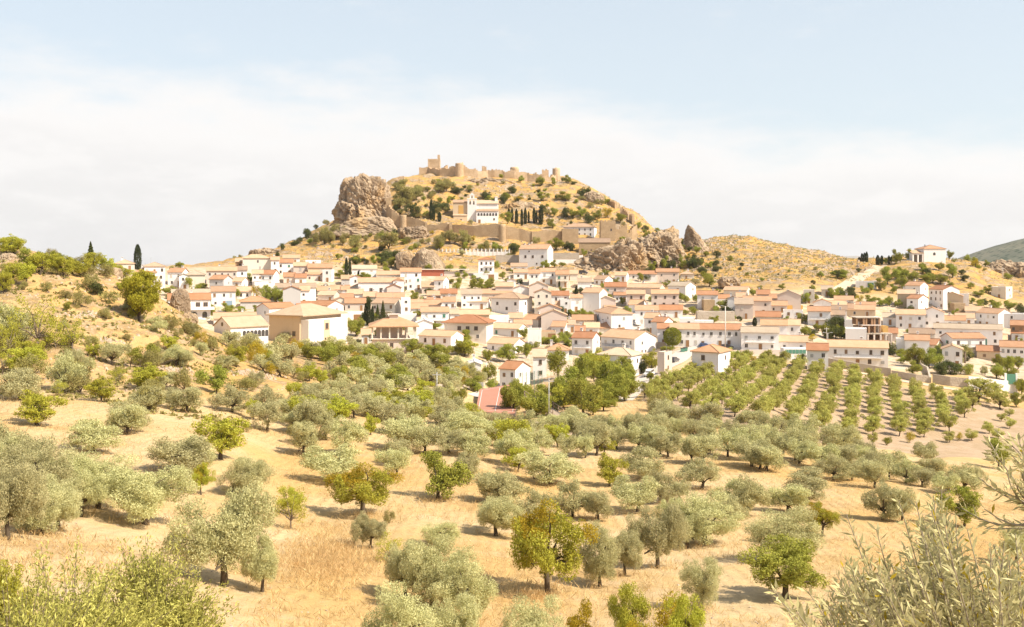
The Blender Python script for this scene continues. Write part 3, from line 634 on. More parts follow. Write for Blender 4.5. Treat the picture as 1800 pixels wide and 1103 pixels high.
plants('Z5', 'O 305 70 150 110,O 440 80 160 120,O 610 75 130 90,O 560 100 220 120,O 700 110 180 90,O 740 140 210 130,O 870 100 160 110,O 880 145 215 115,O 960 95 150 90,O 990 135 200 100,B 975 10 95 110,B 1110 65 150 100,O 1120 130 200 110,O 1155 165 245 120,O 1285 165 220 90,O 1425 190 260 110,O 1045 190 250 100,O 1500 210 280 100,B 1400 140 210 100,B 1275 110 180 90,B 1340 140 200 90,B 1550 120 200 130,B 1670 165 218 60,'
 'S 340 120 200 90,Y 450 120 230 130,O 490 195 285 120,O 580 190 310 130,S 650 240 310 80,A 730 240 330 120,A 790 260 355 100,O 860 230 320 120,B 1000 205 330 180,O 1120 250 350 120,B 1180 240 340 120,O 1310 220 300 110,O 1390 280 360 120,B 1450 260 340 110,O 1500 260 335 110,O 1250 300 380 120,A 1330 320 400 110,O 910 290 380 100,O 860 325 420 150,O 1030 310 420 120,O 1150 340 430 140,'
 'O 60 170 245 110,O 290 195 270 120,S 400 315 380 120,A 660 340 445 120,O 790 400 500 140,O 640 425 540 150,O 680 490 600 160,O 700 540 720 160,O 820 490 640 130,A 1055 510 620 90,O 1080 410 530 180,A 1220 410 500 180,O 1350 430 520 120,A 1340 470 540 110,G 1440 365 440 70,G 1485 375 455 70,G 1530 370 450 80,O 1540 430 500 120,O 1550 490 650 220,'
 'O 1230 520 690 280,O 1470 580 710 200,O 1190 690 830 170,O 1570 710 870 140,O 860 680 860 320,S 400 520 600 50,O 410 740 955 210,O 130 620 800 220,T 160 760 920 130,A 630 890 1030 170,O 1720 810 980 170,O 1020 400 505 110,O 1390 360 450 100,O 1120 300 390 110,S 700 280 335 80,O 980 260 350 110,Y 520 230 300 90,S 610 130 190 80,Y 420 170 240 80,O 1210 180 260 100,O 1330 190 255 90')
plants('Z1', 'O 60 130 480 330,O 150 230 560 300,O 300 260 520 260,O 40 330 700 260,O 280 400 640 230,O 470 280 520 260,O 850 190 360 300,O 450 130 260 230,O 610 40 185 150,O 1180 300 470 200,A 0 780 1260 300,O 200 400 665 260,O 390 330 565 220,O 90 200 520 240')
plants('Z2', 'O 550 570 725 140,V 640 650 790 170,O 720 690 960 220,O 990 750 1060 270,O 850 680 1010 230,O 700 930 1330 330,O 960 960 1300 260,O 890 610 720 150,V 165 430 625 160,O 30 520 930 190,S 640 540 610 60')
plants('Z3', 'O 160 125 245 140,A 165 240 355 140,S 280 155 200 50,O 320 280 415 250,O 400 180 288 110,O 490 185 292 100,A 580 190 275 110,O 430 80 190 120,O 520 90 200 130,O 620 85 195 120,O 720 80 195 120,O 640 140 245 150,O 750 125 255 150,O 850 145 270 140,O 830 85 195 120,O 930 95 205 120,O 1010 105 215 120,O 780 235 390 220,O 1060 185 320 210,O 1050 300 435 190,O 960 50 112 100,O 1090 85 185 120,O 1195 108 205 100,O 1280 68 138 120,O 1280 150 300 160,O 1330 230 350 170,O 560 140 240 110,O 470 130 215 100,'
 'O 80 360 505 210,O 250 440 600 180,O 60 480 665 230,O 430 400 580 180,O 550 450 595 130,O 740 380 545 240,O 850 350 500 150,O 940 400 485 130,O 1060 470 700 270,O 1220 390 545 210,O 1180 480 615 160,O 840 540 835 230,O 980 530 715 180,O 680 530 865 160,O 560 620 915 170,O 1050 780 1015 200,O 920 470 690 150,A 700 850 1260 230,Y 880 790 1250 240,A 970 900 1300 220,Y 470 930 1260 180,O 230 980 1330 280,Y 760 880 1290 170,S 1330 600 690 80')
plants('Z4', 'O 230 545 800 290,O 40 380 565 160,O 330 350 490 220,O 230 415 540 180,O 60 195 335 190,O 130 235 355 170,O 210 150 270 130,O 290 200 320 140,O 390 220 345 170,O 450 270 390 150,O 540 300 390 120,O 600 235 335 130,O 650 310 440 180,O 720 255 385 150,O 800 290 410 140,O 690 410 590 180,O 780 440 600 150,O 880 340 430 130,O 930 285 380 120,O 1080 330 465 150,O 1000 370 470 130,B 1080 440 625 200,O 1330 610 800 130,O 50 65 140 110,O 200 95 165 100,O 440 128 208 110,O 520 230 320 120,O 20 130 260 130,O 1130 340 450 120,N 530 165 224 50,N 640 170 230 55,G 710 190 230 42,G 895 222 285 75,Y 820 162 212 55,N 1010 160 212 65,Y 1060 165 205 40,O 100 130 230 130,O 340 160 260 100')
# --- the orchard: straight rows running away from the camera
def orchard():
    ordn = ORD; rows = []
    for k in range(26):
        row = []
        for j in range(34):
            Y = 172 + j*5.5 + (k % 3)*1.7; X = 22 + k*5.25 + 0.365*(Y-190) + rng.uniform(-.35, .35); Y += rng.uniform(-.5, .5)
            if inpoly(X, Y, ORCHT) and rng.random() > 0.08: row.append((X, Y))
        if row: rows.append(row)
    for i, row in enumerate(rows):
        for j, (X, Y) in enumerate(row):
            d = rng.uniform(3.5, 5.0); h = d*rng.uniform(0.78, 0.98)
            plant_at('N', Vector((X, Y, gz(X, Y))), d, h, f'green orchard almond tree, {ordn[j]} from the near end of the {ordn[i]} row from the street')
ORD = 'first second third fourth fifth sixth seventh eighth ninth tenth eleventh twelfth thirteenth fourteenth fifteenth sixteenth seventeenth eighteenth nineteenth twentieth'.split()
ORD += ['twenty-'+x for x in ORD[:9]] + ['thirtieth'] + ['thirty-'+x for x in ORD[:9]]
ORD += ['fortieth'] + ['forty-'+x for x in ORD[:9]]
orchard()
# --- trees of the valley floor and the gardens
plants('V', 'B 690 280 540 130,B 735 330 545 120,B 860 395 560 190,B 1060 240 470 200,B 1170 320 545 240,B 1370 290 490 160,B 1000 300 490 120,B 1310 200 420 180,B 1160 160 380 150,B 1010 120 300 130,B 1440 230 420 110,B 1240 200 330 130,A 1600 130 270 110,D 1545 190 280 60,A 1460 240 400 90,B 430 0 75 90,B 490 15 70 50,B 930 420 560 80,D 1000 430 520 90,B 570 220 330 90,O 350 250 320 110,G 960 540 590 60,B 700 90 210 150,B 810 90 180 70,A 420 70 160 150,B 570 130 210 60,B 270 90 190 110,B 190 100 180 100,B 80 60 150 120,O 270 150 240 130,O 100 130 190 100,O 240 260 350 140,O 330 330 420 80,G 590 300 390 70,O 480 330 390 70,B 1600 270 330 50,G 500 330 400 60', ymin=60, fam='grove')
plants('V', 'N 1560 330 430 90,N 1610 310 420 90,N 1660 290 400 90,N 1710 260 380 90,N 1590 340 440 60,N 1690 250 345 70', ymin=120, fam='grove', look='rounded street-side almond tree')
plants('R2', 'G 490 300 385 100,G 380 365 425 80,G 590 355 390 80,G 885 285 345 70,Y 925 360 445 70,B 985 355 470 80,B 1045 370 470 90,G 1100 425 475 80,G 770 375 450 80,G 640 480 545 60,G 730 470 530 90,G 830 490 530 80,G 610 530 575 70,D 480 510 560 70,C 1478 188 320 22,C 1500 200 300 18,G 1450 265 320 80,G 1590 285 325 80,D 1180 250 310 45,G 1060 235 285 45,G 1700 380 415 45,G 1330 490 540 70,Y 1400 515 560 90,G 450 230 255 60,D 1530 180 235 60,D 1590 190 230 60,G 1650 175 235 70,D 1710 150 220 90,G 1760 185 250 80,D 1780 150 210 60,G 1520 145 175 45,C 1553 270 300 10,Y 1475 560 600 50,C 1600 470 610 26,C 1618 450 615 26,C 1640 490 610 22,F 1672 480 590 45,F 1705 455 590 50,D 1580 520 600 60,B 1545 565 670 110,B 1690 640 740 110', ymin=235, fam='village')
plants('R3', 'D 460 140 210 60,D 380 110 170 60,D 300 130 200 70,G 330 170 220 60,G 480 190 225 90,D 430 180 220 60,G 200 260 300 60,C 125 240 275 12,G 320 380 412 45,G 460 365 410 35,G 820 300 335 60,G 880 290 335 50,B 980 300 380 90,B 1050 310 385 90,B 1110 320 380 70,G 1205 245 300 55,G 1290 230 265 60,G 1530 160 220 60,G 1590 160 215 60,G 1650 180 210 50,B 1600 20 100 100,B 1290 35 95 70,G 1160 180 240 50,B 760 560 640 70,G 560 550 580 70,G 700 640 680 80,G 640 655 700 70,B 930 680 770 80,B 1000 700 765 65,G 1070 680 720 60,C 1625 315 365 14,G 1430 300 340 60,G 1630 575 615 50,G 1540 740 790 100,G 1600 720 785 80,G 1660 700 770 60,G 1500 750 790 60', ymin=235, fam='village')
plants('R4', 'D 450 460 530 30,G 440 530 585 70,G 490 535 585 70,G 540 535 585 60,G 590 540 580 50,D 420 535 585 40,G 360 580 615 45,G 400 690 760 90,G 320 730 785 80,G 250 740 785 80,B 960 255 320 70,D 1000 265 315 60,G 1060 260 310 50,C 1100 275 310 14,G 1185 275 335 55,D 1150 290 335 40,D 1230 280 325 40,B 1470 260 360 140,B 820 435 495 55,G 1265 400 465 45,G 1180 800 835 60,G 1140 800 835 60,D 1365 750 795 45,D 1275 755 795 35,G 880 150 235 60,D 940 160 240 70,G 1010 165 235 60,C 1110 90 190 36,G 1060 170 240 60,G 1150 130 225 70,G 1220 100 200 90,D 1190 160 225 70,G 1260 150 225 70,D 1340 150 230 70,G 1290 20 90 80,D 830 30 95 100,G 600 60 110 50,G 240 170 225 80', ymin=235, fam='village')
plants('R5', 'B 375 495 580 100,G 160 560 605 50,G 100 570 605 50,C 578 625 690 30,D 475 615 650 35,G 430 575 605 30,B 600 535 585 60,B 650 540 585 50,B 930 455 530 90,B 1000 465 510 70,G 890 595 660 60,G 930 605 660 50,B 1110 615 680 60,G 1020 670 720 70,G 1080 670 770 80,G 1140 680 775 80,D 1220 735 780 60,G 1180 690 760 60,Y 980 740 790 70,G 1110 420 490 70,G 1170 415 480 70,D 1230 410 470 60,G 1180 300 365 110,G 1040 310 350 50,D 985 365 395 30,G 410 195 230 40,G 900 705 740 30,G 450 855 900 60,G 520 850 915 80,G 710 880 945 60,N 640 890 980 100,Y 560 900 935 90,Y 740 935 990 60,G 860 910 950 60,D 170 770 815 30,Y 290 790 825 40,G 440 870 905 40', ymin=235, fam='village')
plants('R6', 'B 380 240 345 110,G 470 305 365 80,B 540 270 340 80,B 620 280 340 80,B 700 285 345 80,B 770 225 310 90,G 340 310 385 70,G 280 340 385 50,G 410 345 400 50,G 230 355 400 50,D 170 390 450 60,Y 215 410 460 50,G 270 410 465 70,G 330 430 480 70,G 390 420 480 60,D 540 440 495 70,G 440 440 485 50,G 480 290 345 70,G 590 240 285 60,C 208 190 222 16,C 225 165 222 18,C 240 160 222 18,C 253 155 222 18,C 320 168 230 24,C 345 170 225 18,C 388 170 218 16,C 403 175 212 12,B 425 135 215 60,B 520 130 200 50,G 370 185 220 30,B 455 160 210 40,G 755 140 180 40,G 860 160 195 35,G 905 165 200 30,Y 912 195 250 50,G 540 570 608 60,B 765 455 510 45,G 890 430 465 60,B 1020 440 495 70,B 1115 445 505 70,D 1190 460 520 60,G 940 380 420 70,G 990 350 400 50,G 1100 260 310 30,B 560 715 850 120,B 630 735 850 130,D 690 720 800 60,G 460 770 825 90,B 530 810 890 100,G 205 760 825 80,N 300 795 835 45,D 700 820 890 80,D 760 810 890 110,G 820 830 890 70,G 870 830 895 60,B 1060 770 850 70,B 1110 780 880 100,G 1170 785 860 90,G 1040 830 920 90,B 1120 850 930 110,O 970 840 895 50,O 820 760 830 40,N 930 960 1060 200,N 1020 950 1050 120,D 100 380 420 60,G 50 385 430 60,D 60 540 630 90,D 40 580 680 80,G 100 600 680 60,D 130 640 685 60,G 1030 690 725 60,G 1180 670 700 60,Y 1190 880 1000 60,B 1190 920 1010 80,G 110 270 320 60,D 75 265 315 60,B 1160 1000 1090 100,N 1060 1000 1100 120', ymin=235, fam='village')
# --- the dense belt between the groves and the village
def belt(poly, n, mix, wr, gap, fam='grove', ymin=100, avoid=()):
    P = wpoly(poly, ymin=ymin); xs = [p[0] for p in P]; ys = [p[1] for p in P]; r = random.Random(n); done = []; t = 0
    while len(done) < n and t < 6000:
        t += 1; x, y = r.uniform(min(xs), max(xs)), r.uniform(min(ys), max(ys))
        if not inpoly(x, y, P) or any((x-a)**2+(y-b)**2 < gap*gap for a, b in done) or any((x-a)**2+(y-b)**2 < q*q for a, b, q in avoid): continue
        done.append((x, y)); w = r.uniform(*wr); plant_at(r.choice(mix), Vector((x, y, gz(x, y))), w, w*r.uniform(.62, .85), fam=fam)
belt([(390,598),(470,612),(620,618),(740,632),(850,655),(862,690),(790,690),(640,690),(500,655)], 62, 'OOOOBBSYG', (3.2, 6.4), 3.6)
belt([(975,720),(985,668),(1060,652),(1105,668),(1100,715),(1040,735)], 20, 'BBBBAG', (5, 8), 4.0)
belt([(896,737),(900,703),(965,705),(970,738)], 6, 'BBGAG', (4.5, 6.5), 3.2)
belt([(600,700),(760,715),(840,745),(820,790),(700,770),(620,740)], 16, 'OOAOS', (3.5, 5.6), 4.5)
belt([(1000,742),(1200,745),(1330,770),(1500,800),(1640,815),(1600,850),(1400,830),(1200,815),(1010,800)], 26, 'OOOO', (4.2, 6.2), 5.0)
belt([(0,560),(110,575),(240,640),(330,690),(300,720),(120,700),(0,690)], 24, 'SSVOSA', (2.0, 4.4), 4.5)
belt([(0,450),(160,470),(230,520),(130,560),(0,540)], 16, 'SASBS', (2.0, 4.6), 3.5)
belt([(300,740),(560,800),(900,860),(1250,850),(1300,960),(900,960),(600,960),(420,900),(260,800)], 22, 'OOOOAS', (2.6, 4.8), 5.5)
belt([(0,700),(200,720),(330,740),(260,820),(0,840)], 9, 'OSOA', (2.6, 4.6), 4.5)
belt([(430,700),(700,715),(1000,765),(1000,830),(800,830),(600,800),(450,760)], 30, 'OOOOOAS', (3.6, 5.8), 5.0)
belt([(300,870),(640,880),(640,1000),(500,1090),(330,1090)], 6, 'OSS', (1.4, 3.2), 4.5)
belt([(850,850),(1330,860),(1330,1000),(1000,1010),(860,960)], 16, 'OOOS', (3.0, 5.0), 4.2)
belt([(0,640),(330,690),(420,760),(300,820),(0,800)], 20, 'OOSSA', (2.0, 4.4), 4.2)
belt([(420,720),(850,760),(850,850),(560,850)], 16, 'OOOAS', (2.8, 5.0), 4.4)
belt([(1690,712),(1790,732),(1780,772),(1700,780)], 8, 'N', (2.6, 4.2), 5)
# --- castle hill
plants('E1', 'H 55 790 950 90,H 110 830 950 90,H 170 780 900 90,H 240 790 890 110,H 225 850 960 80,H 350 865 1005 120,H 445 700 830 110,H 425 760 860 60,D 350 725 790 60,D 390 690 760 50,G 350 1000 1057 60,H 650 880 1010 150,D 590 950 1010 60,G 580 850 895 50,D 710 800 890 60,G 800 905 950 50,S 960 905 950 45,Y 1060 840 885 50,D 275 590 650 60,S 375 640 690 60,'
 'D 870 580 690 140,H 760 570 640 110,H 800 430 590 170,H 830 500 600 80,H 910 460 560 110,D 730 590 650 70,H 720 390 440 60,H 770 390 450 90,D 1110 550 640 110,D 1180 560 630 70,H 1120 400 500 90,H 1190 350 470 80,H 1160 420 490 120,S 1070 345 390 40,D 1290 430 480 100,C 1047 540 735 32,C 1072 600 738 26,C 1125 650 742 34,S 1040 480 530 60,G 1210 510 600 60,G 1260 500 540 50,G 1340 515 560 80,S 940 660 710 60,H 1110 890 1025 90,H 1170 870 990 80,H 1215 860 980 80,H 1270 880 990 70,H 1340 830 990 90,H 1390 870 970 60,G 1110 930 1025 90,G 1360 930 1010 80,H 1560 920 1010 70,G 1640 940 1020 80,G 1690 965 1020 50,Y 1440 870 920 40,G 1510 950 1010 50,G 1000 640 700 50,D 1555 460 530 80,G 1600 500 560 80,D 1640 510 570 60,G 1740 475 540 70,D 1720 500 560 60,S 1400 390 450 50,G 1700 310 345 50,G 590 350 400 30,D 605 410 460 40,D 500 440 470 30,G 610 470 510 45,D 555 330 365 40,G 900 960 1010 40,G 860 985 1035 50,S 540 880 950 50,S 440 890 940 40,S 1800 920 1000 60', ymin=470, fam='hill')
plants('E2', 'G 95 170 205 45,G 248 175 220 45,G 410 185 255 75,G 510 195 265 50,G 625 185 250 65,D 670 235 262 40,D 575 190 215 25,D 730 270 340 60,D 775 270 320 50,G 845 312 350 60,S 800 390 435 60,G 415 308 378 100,G 600 315 390 110,Y 235 340 380 70,G 130 310 370 60,D 180 255 310 60,S 730 350 385 50,S 850 375 415 50,S 890 375 420 40,G 920 350 395 50,Y 940 430 510 80,G 855 455 520 70,D 785 475 555 70,G 720 420 500 80,G 660 440 510 80,D 590 430 500 80,G 510 430 500 70,D 425 415 470 60,G 1035 475 550 90,G 500 520 590 70,G 145 480 575 90,C 155 440 500 22,C 180 430 540 22,C 215 440 545 26,C 258 440 575 22,C 285 430 550 26,C 312 455 545 16,C 355 430 550 26,C 375 460 545 16,C 408 430 555 40,G 1180 540 590 40,D 1235 570 620 50,G 1230 600 680 80,G 1340 590 620 80,B 525 690 780 110,D 610 710 775 60,D 660 710 778 70,D 1055 700 790 110,G 1540 680 760 80,D 200 710 785 70,G 40 700 770 50,G 90 730 780 50,S 370 660 710 60,G 885 690 745 70,G 745 755 800 50,G 1050 665 700 50,S 1480 770 830 60,S 460 440 490 50,D 1640 830 920 90', ymin=470, fam='hill')
plants('E3', 'D 560 238 295 52,D 650 200 245 60,D 690 175 220 45,D 770 105 190 80,D 835 80 120 40,S 910 30 60 40,H 830 140 225 60,G 1560 190 225 50,S 1710 190 235 35,S 1250 170 220 40,G 1370 145 190 50,G 1015 335 385 60,G 1155 340 410 80,D 515 300 345 40', ymin=430, fam='hill')
belt([(520,432),(600,402),(700,402),(760,432),(700,445),(560,445)], 24, 'SSHGD', (1.6, 4.5), 3.5, 'hill', 490)
belt([(692,345),(760,332),(790,378),(760,388),(700,384)], 26, 'SHHGD', (2.2, 5.5), 3.0, 'hill', 560)
belt([(760,322),(960,322),(1080,380),(950,362),(800,350)], 26, 'SSGD', (1.6, 4.0), 4.0, 'hill', 600)
belt([(950,372),(1090,382),(1105,408),(960,390)], 16, 'SSGD', (1.6, 4.5), 3.5, 'hill', 580)
belt([(1190,470),(1300,455),(1420,460),(1480,490),(1300,500)], 18, 'SSGD', (1.2, 3.0), 5, 'hill', 470)
belt([(1500,478),(1760,470),(1780,500),(1560,505)], 22, 'SSGDB', (1.8, 4.5), 4.5, 'hill', 470)
belt([(1180,440),(1262,455),(1268,490),(1200,490),(1130,480)], 24, 'GDBG', (3.0, 6.2), 3.0, 'hill', 440)
belt([(1560,482),(1690,472),(1720,502),(1600,517)], 16, 'GDBG', (3.5, 6.5), 3.4, 'hill', 440)
# ------------------------------------------------------------------ houses
def win_mesh(name, frame, w=1.0, h=1.3, sill=True):
    m = MB(); t = 0.07
    for x0, x1, z0, z1 in ((-w/2, w/2, 0, t), (-w/2, w/2, h-t, h), (-w/2, -w/2+t, t, h-t), (w/2-t, w/2, t, h-t), (-t/3, t/3, t, h-t)): m.box(x0, x1, -0.06, 0.05, z0, z1, 0)
    if sill: m.box(-w/2-.08, w/2+.08, -0.14, 0.05, -0.09, -0.002, 0)
    p = MB(); p.box(-w/2+t, w/2-t, -0.025, 0.04, t, h-t, 0)
    return m.mesh('window', frame), p.mesh('pane', GLASS)
def win_flat(name, frame, w=1.0, h=1.3):
    m = MB(); t = 0.08
    for x0, x1, z0, z1 in ((-w/2, w/2, 0, t), (-w/2, w/2, h-t, h), (-w/2, -w/2+t, t, h-t), (w/2-t, w/2, t, h-t)): m.box(x0, x1, -0.06, 0.05, z0, z1, 0)
    m.box(-w/2+t, w/2-t, -0.02, 0.04, t, h-t, 1); return m.mesh('window', [frame, GLASS])
WIN = {'w': win_mesh('w', FRAME_W), 'b': win_mesh('b', FRAME_B)}
def shut_mesh(mat):
    m = MB(); m.box(-.5, .5, -.05, .05, 0, 1.3, 0)
    for k in range(6): m.box(-.46, .46, -.075, -.05, .06+k*.2, .18+k*.2, 0)
    m.box(-.58, .58, -.14, .05, -.09, -.002, 1); return m.mesh('window', [mat, FRAME_W])
SHUT = [shut_mesh(FRAME_B), shut_mesh(plain('grey_blind', (.42,.40,.37), .7)), shut_mesh(GREENPAINT), shut_mesh(plain('cream_blind', (.60,.54,.45), .7))]
WINF = {'w': win_flat('w', FRAME_W), 'b': win_flat('b', FRAME_B)}
def door_mesh():
    m = MB(); m.box(-.5, .5, -0.06, 0.05, 0, 2.15, 0); m.box(-.62, -.502, -.09, .05, 0, 2.27, 1); m.box(.502, .62, -.09, .05, 0, 2.27, 1); m.box(-.5, .5, -.09, .05, 2.152, 2.27, 1)
    return m.mesh('door', [WOODDOOR, FRAME_W])
DOOR = door_mesh()
def garage_mesh(mat):
    m = MB(); m.box(-1.3, 1.3, -0.05, 0.05, 0, 2.3, 0)
    for k in range(5): m.box(-1.25, 1.25, -0.075, -0.05, .1+k*.45, .45+k*.45, 0)
    return m.mesh('garage_door', mat)
GARAGE = {'k': garage_mesh(WOODDOOR), 'n': garage_mesh(GREENPAINT), 'g': garage_mesh(plain('blue_grey_paint', (0.25, 0.33, 0.40), 0.6))}
def chim_mesh():
    m = MB(); m.box(-.35, .35, -.3, .3, -.9, 1.0, 0); m.box(-.45, .45, -.4, .4, 1.0, 1.12, 0); m.box(-.3, .3, -.25, .25, 1.12, 1.35, 1); m.box(-.45, .45, -.4, .4, 1.35, 1.45, 0)
    return m.mesh('chimney', [WALL['w'], DARKMETAL])
CHIM = chim_mesh()
def antenna_mesh():
    m = MB(); m.tube([(0, 0, -.2), (0, 0, 2.2)], 0.03, 5)
    for k in range(4): m.box(-.35+.05*k, .35-.05*k, -.01, .01, 1.5+k*.2, 1.53+k*.2)
    return m.mesh('antenna', METAL)
ANT = antenna_mesh()
def add_win(par, x, y, z, style='w', near=False, sc=(1, 1), rz=0, vary=False):
    if vary and rng.random() < .34: return link('window', SHUT[rng.choice((0, 0, 1, 1, 2, 3, 3))], par, (x, y, z), rz, (sc[0], 1, sc[1]))
    if near:
        f, p = WIN[style]; o = link('window', f, par, (x, y, z), rz, (sc[0], 1, sc[1])); link('pane', p, o)
    else: o = link('window', WINF[style], par, (x, y, z), rz, (sc[0], 1, sc[1]))
    return o
def house_shell(root, W_, D, h, kind, wm, rm, pitch=0.40, over=0.4, base=-3.5):
    """Walls and roof in local axes: front on y=0, width along x (0..W), depth along y. Returns the ridge height."""
    m = MB(); r = MB(); t = 0.16
    if kind in 'EGS':
        if kind == 'E': rise = D/2*pitch; prof = [(0, base), (D, base), (D, h), (D/2, h+rise), (0, h)]; m.prism(prof, 0, W_, 'x')
        elif kind == 'G': rise = W_/2*pitch; prof = [(0, base), (W_, base), (W_, h), (W_/2, h+rise), (0, h)]; m.prism(prof, 0, D, 'y')
        else: rise = D*pitch*0.7; prof = [(0, base), (D, base), (D, h+rise), (0, h)]; m.prism(prof, 0, W_, 'x')
        if kind == 'S':
            k = rise/D; r.prism([(-over, h-over*k+.02), (D+over*.5, h+rise+over*.5*k+.02), (D+over*.5, h+rise+over*.5*k+.02+t), (-over, h-over*k+.02+t)], -.3, W_+.3, 'x')
        else:
            B = D if kind == 'E' else W_; L_ = W_ if kind == 'E' else D; k = pitch; ax = 'x' if kind == 'E' else 'y'
            r.prism([(-over, h-over*k+.02), (B/2, h+rise+.02), (B+over, h-over*k+.02), (B+over, h-over*k+.02+t), (B/2, h+rise+.02+t), (-over, h-over*k+.02+t)], -.28, L_+.28, ax)
            if ax == 'x': r.box(-.3, L_+.3, B/2-.14, B/2+.14, h+rise+.06+t*.8, h+rise+t+.12)
            else: r.box(B/2-.14, B/2+.14, -.3, L_+.3, h+rise+.06+t*.8, h+rise+t+.12)
    elif kind == 'H':
        m.box(0, W_, 0, D, base, h); B = min(W_, D); rise = (B/2+over)*pitch; e = h-.03
        a, b, c, d = (-over, -over), (W_+over, -over), (W_+over, D+over), (-over, D+over)
        if W_ >= D: p, q = (B/2, D/2), (W_-B/2, D/2)
        else: p, q = (W_/2, B/2), (W_/2, D-B/2)
        Z = lambda P, z: (P[0], P[1], z)
        if abs(p[0]-q[0]) < .05 and abs(p[1]-q[1]) < .05:
            for u, v in ((a, b), (b, c), (c, d), (d, a)): r.face([Z(u, e+t), Z(v, e+t), Z(p, e+t+rise)])
        elif W_ >= D:
            r.face([Z(a, e+t), Z(b, e+t), Z(q, e+t+rise), Z(p, e+t+rise)]); r.face([Z(b, e+t), Z(c, e+t), Z(q, e+t+rise)]); r.face([Z(c, e+t), Z(d, e+t), Z(p, e+t+rise), Z(q, e+t+rise)]); r.face([Z(d, e+t), Z(a, e+t), Z(p, e+t+rise)])
        else:
            r.face([Z(a, e+t), Z(b, e+t), Z(p, e+t+rise)]); r.face([Z(b, e+t), Z(c, e+t), Z(q, e+t+rise), Z(p, e+t+rise)]); r.face([Z(c, e+t), Z(d, e+t), Z(q, e+t+rise)]); r.face([Z(d, e+t), Z(a, e+t), Z(p, e+t+rise), Z(q, e+t+rise)])
        for u, v in ((a, b), (b, c), (c, d), (d, a)): r.face([Z(u, e), Z(v, e), Z(v, e+t), Z(u, e+t)])
        r.face([Z(a, e), Z(b, e), Z(c, e), Z(d, e)])
        for u, v in ((a, p), (b, q if W_ >= D else p), (c, q), (d, p if W_ >= D else q), (p, q)):
            zu = e+t+.03 if u not in (p, q) else e+t+rise+.03; r.tube([Z(u, zu), Z(v, e+t+rise+.03)], 0.11, 5)
    else:   # flat roof behind a parapet
        rise = 0.0; m.box(0, W_, 0, D, base, h-.35); q = .22
        for b_ in ((0, W_, 0, q), (0, W_, D-q, D), (0, q, q, D-q), (W_-q, W_, q, D-q)): m.box(*b_, h-.35, h)
        r.box(q+.01, W_-q-.01, q+.01, D-q-.01, h-.345, h-.27)
    m.build('wall', wm, root); r.build('roof', rm, root)
    return h+rise
WN = {'w': 'white', 'c': 'cream', 'p': 'pinkish', 't': 'tan', 'g': 'grey', 'k': 'brick-brown', 'o': 'ochre', 'r': 'red-walled'}
RN = {'b': 'peach', 'o': 'orange', 'g': 'weathered brown', 'y': 'sandy', 'w': 'white'}
NH = [0]; HF = []
def place_house(x0, x1, ye, s=0.0, h=5.6, D=8.0, Y=None):
    """Solve position, yaw and width from the eave line's photo span; s: photo width of a visible side wall (negative: on the shaded side)."""
    xs = x1-s if s > 0 else (x0-s if s < 0 else x0)
    if Y is None:
        p = hit((x0+x1)/2, ye, h, ymin=215)
        if p is None: p = hitz((x0+x1)/2, ye+20, ymin=235)
        Y = p.y
    u = (xs-CX)/F; k = abs(s)/F*Y/D; a = math.asin(max(-.95, min(.95, k/math.sqrt(1+u*u)))); C = Vector((u*Y, Y, 0))
    if s >= 0:
        th = math.atan(u)+a if s > 0 else math.atan(u); wf = (xs-x0) if s > 0 else (x1-x0); Wd = wf/F*Y/max(.3, math.cos(th)+u*math.sin(th)); yaw = -th
        org = C - Vector((math.cos(yaw), math.sin(yaw), 0))*Wd if s > 0 else C
    else:
        ph = -math.atan(u)+a; Wd = (x1-xs)/F*Y/max(.3, math.cos(ph)-u*math.sin(ph)); yaw = ph; org = C
    z = -(ye-HY)/F*Y - h; org.z = z
    mid = org + Vector((math.cos(yaw), math.sin(yaw), 0))*Wd/2 + Vector((-math.sin(yaw), math.cos(yaw), 0))*D/2; n_ = max(1, int(Wd/D))
    for i in range(n_): q_ = org + Vector((math.cos(yaw), math.sin(yaw), 0))*Wd*(i+.5)/n_ + Vector((-math.sin(yaw), math.cos(yaw), 0))*D/2; HF.append((q_.x, q_.y, math.hypot(Wd/n_, D)/2+.8))
    return org, yaw, Wd
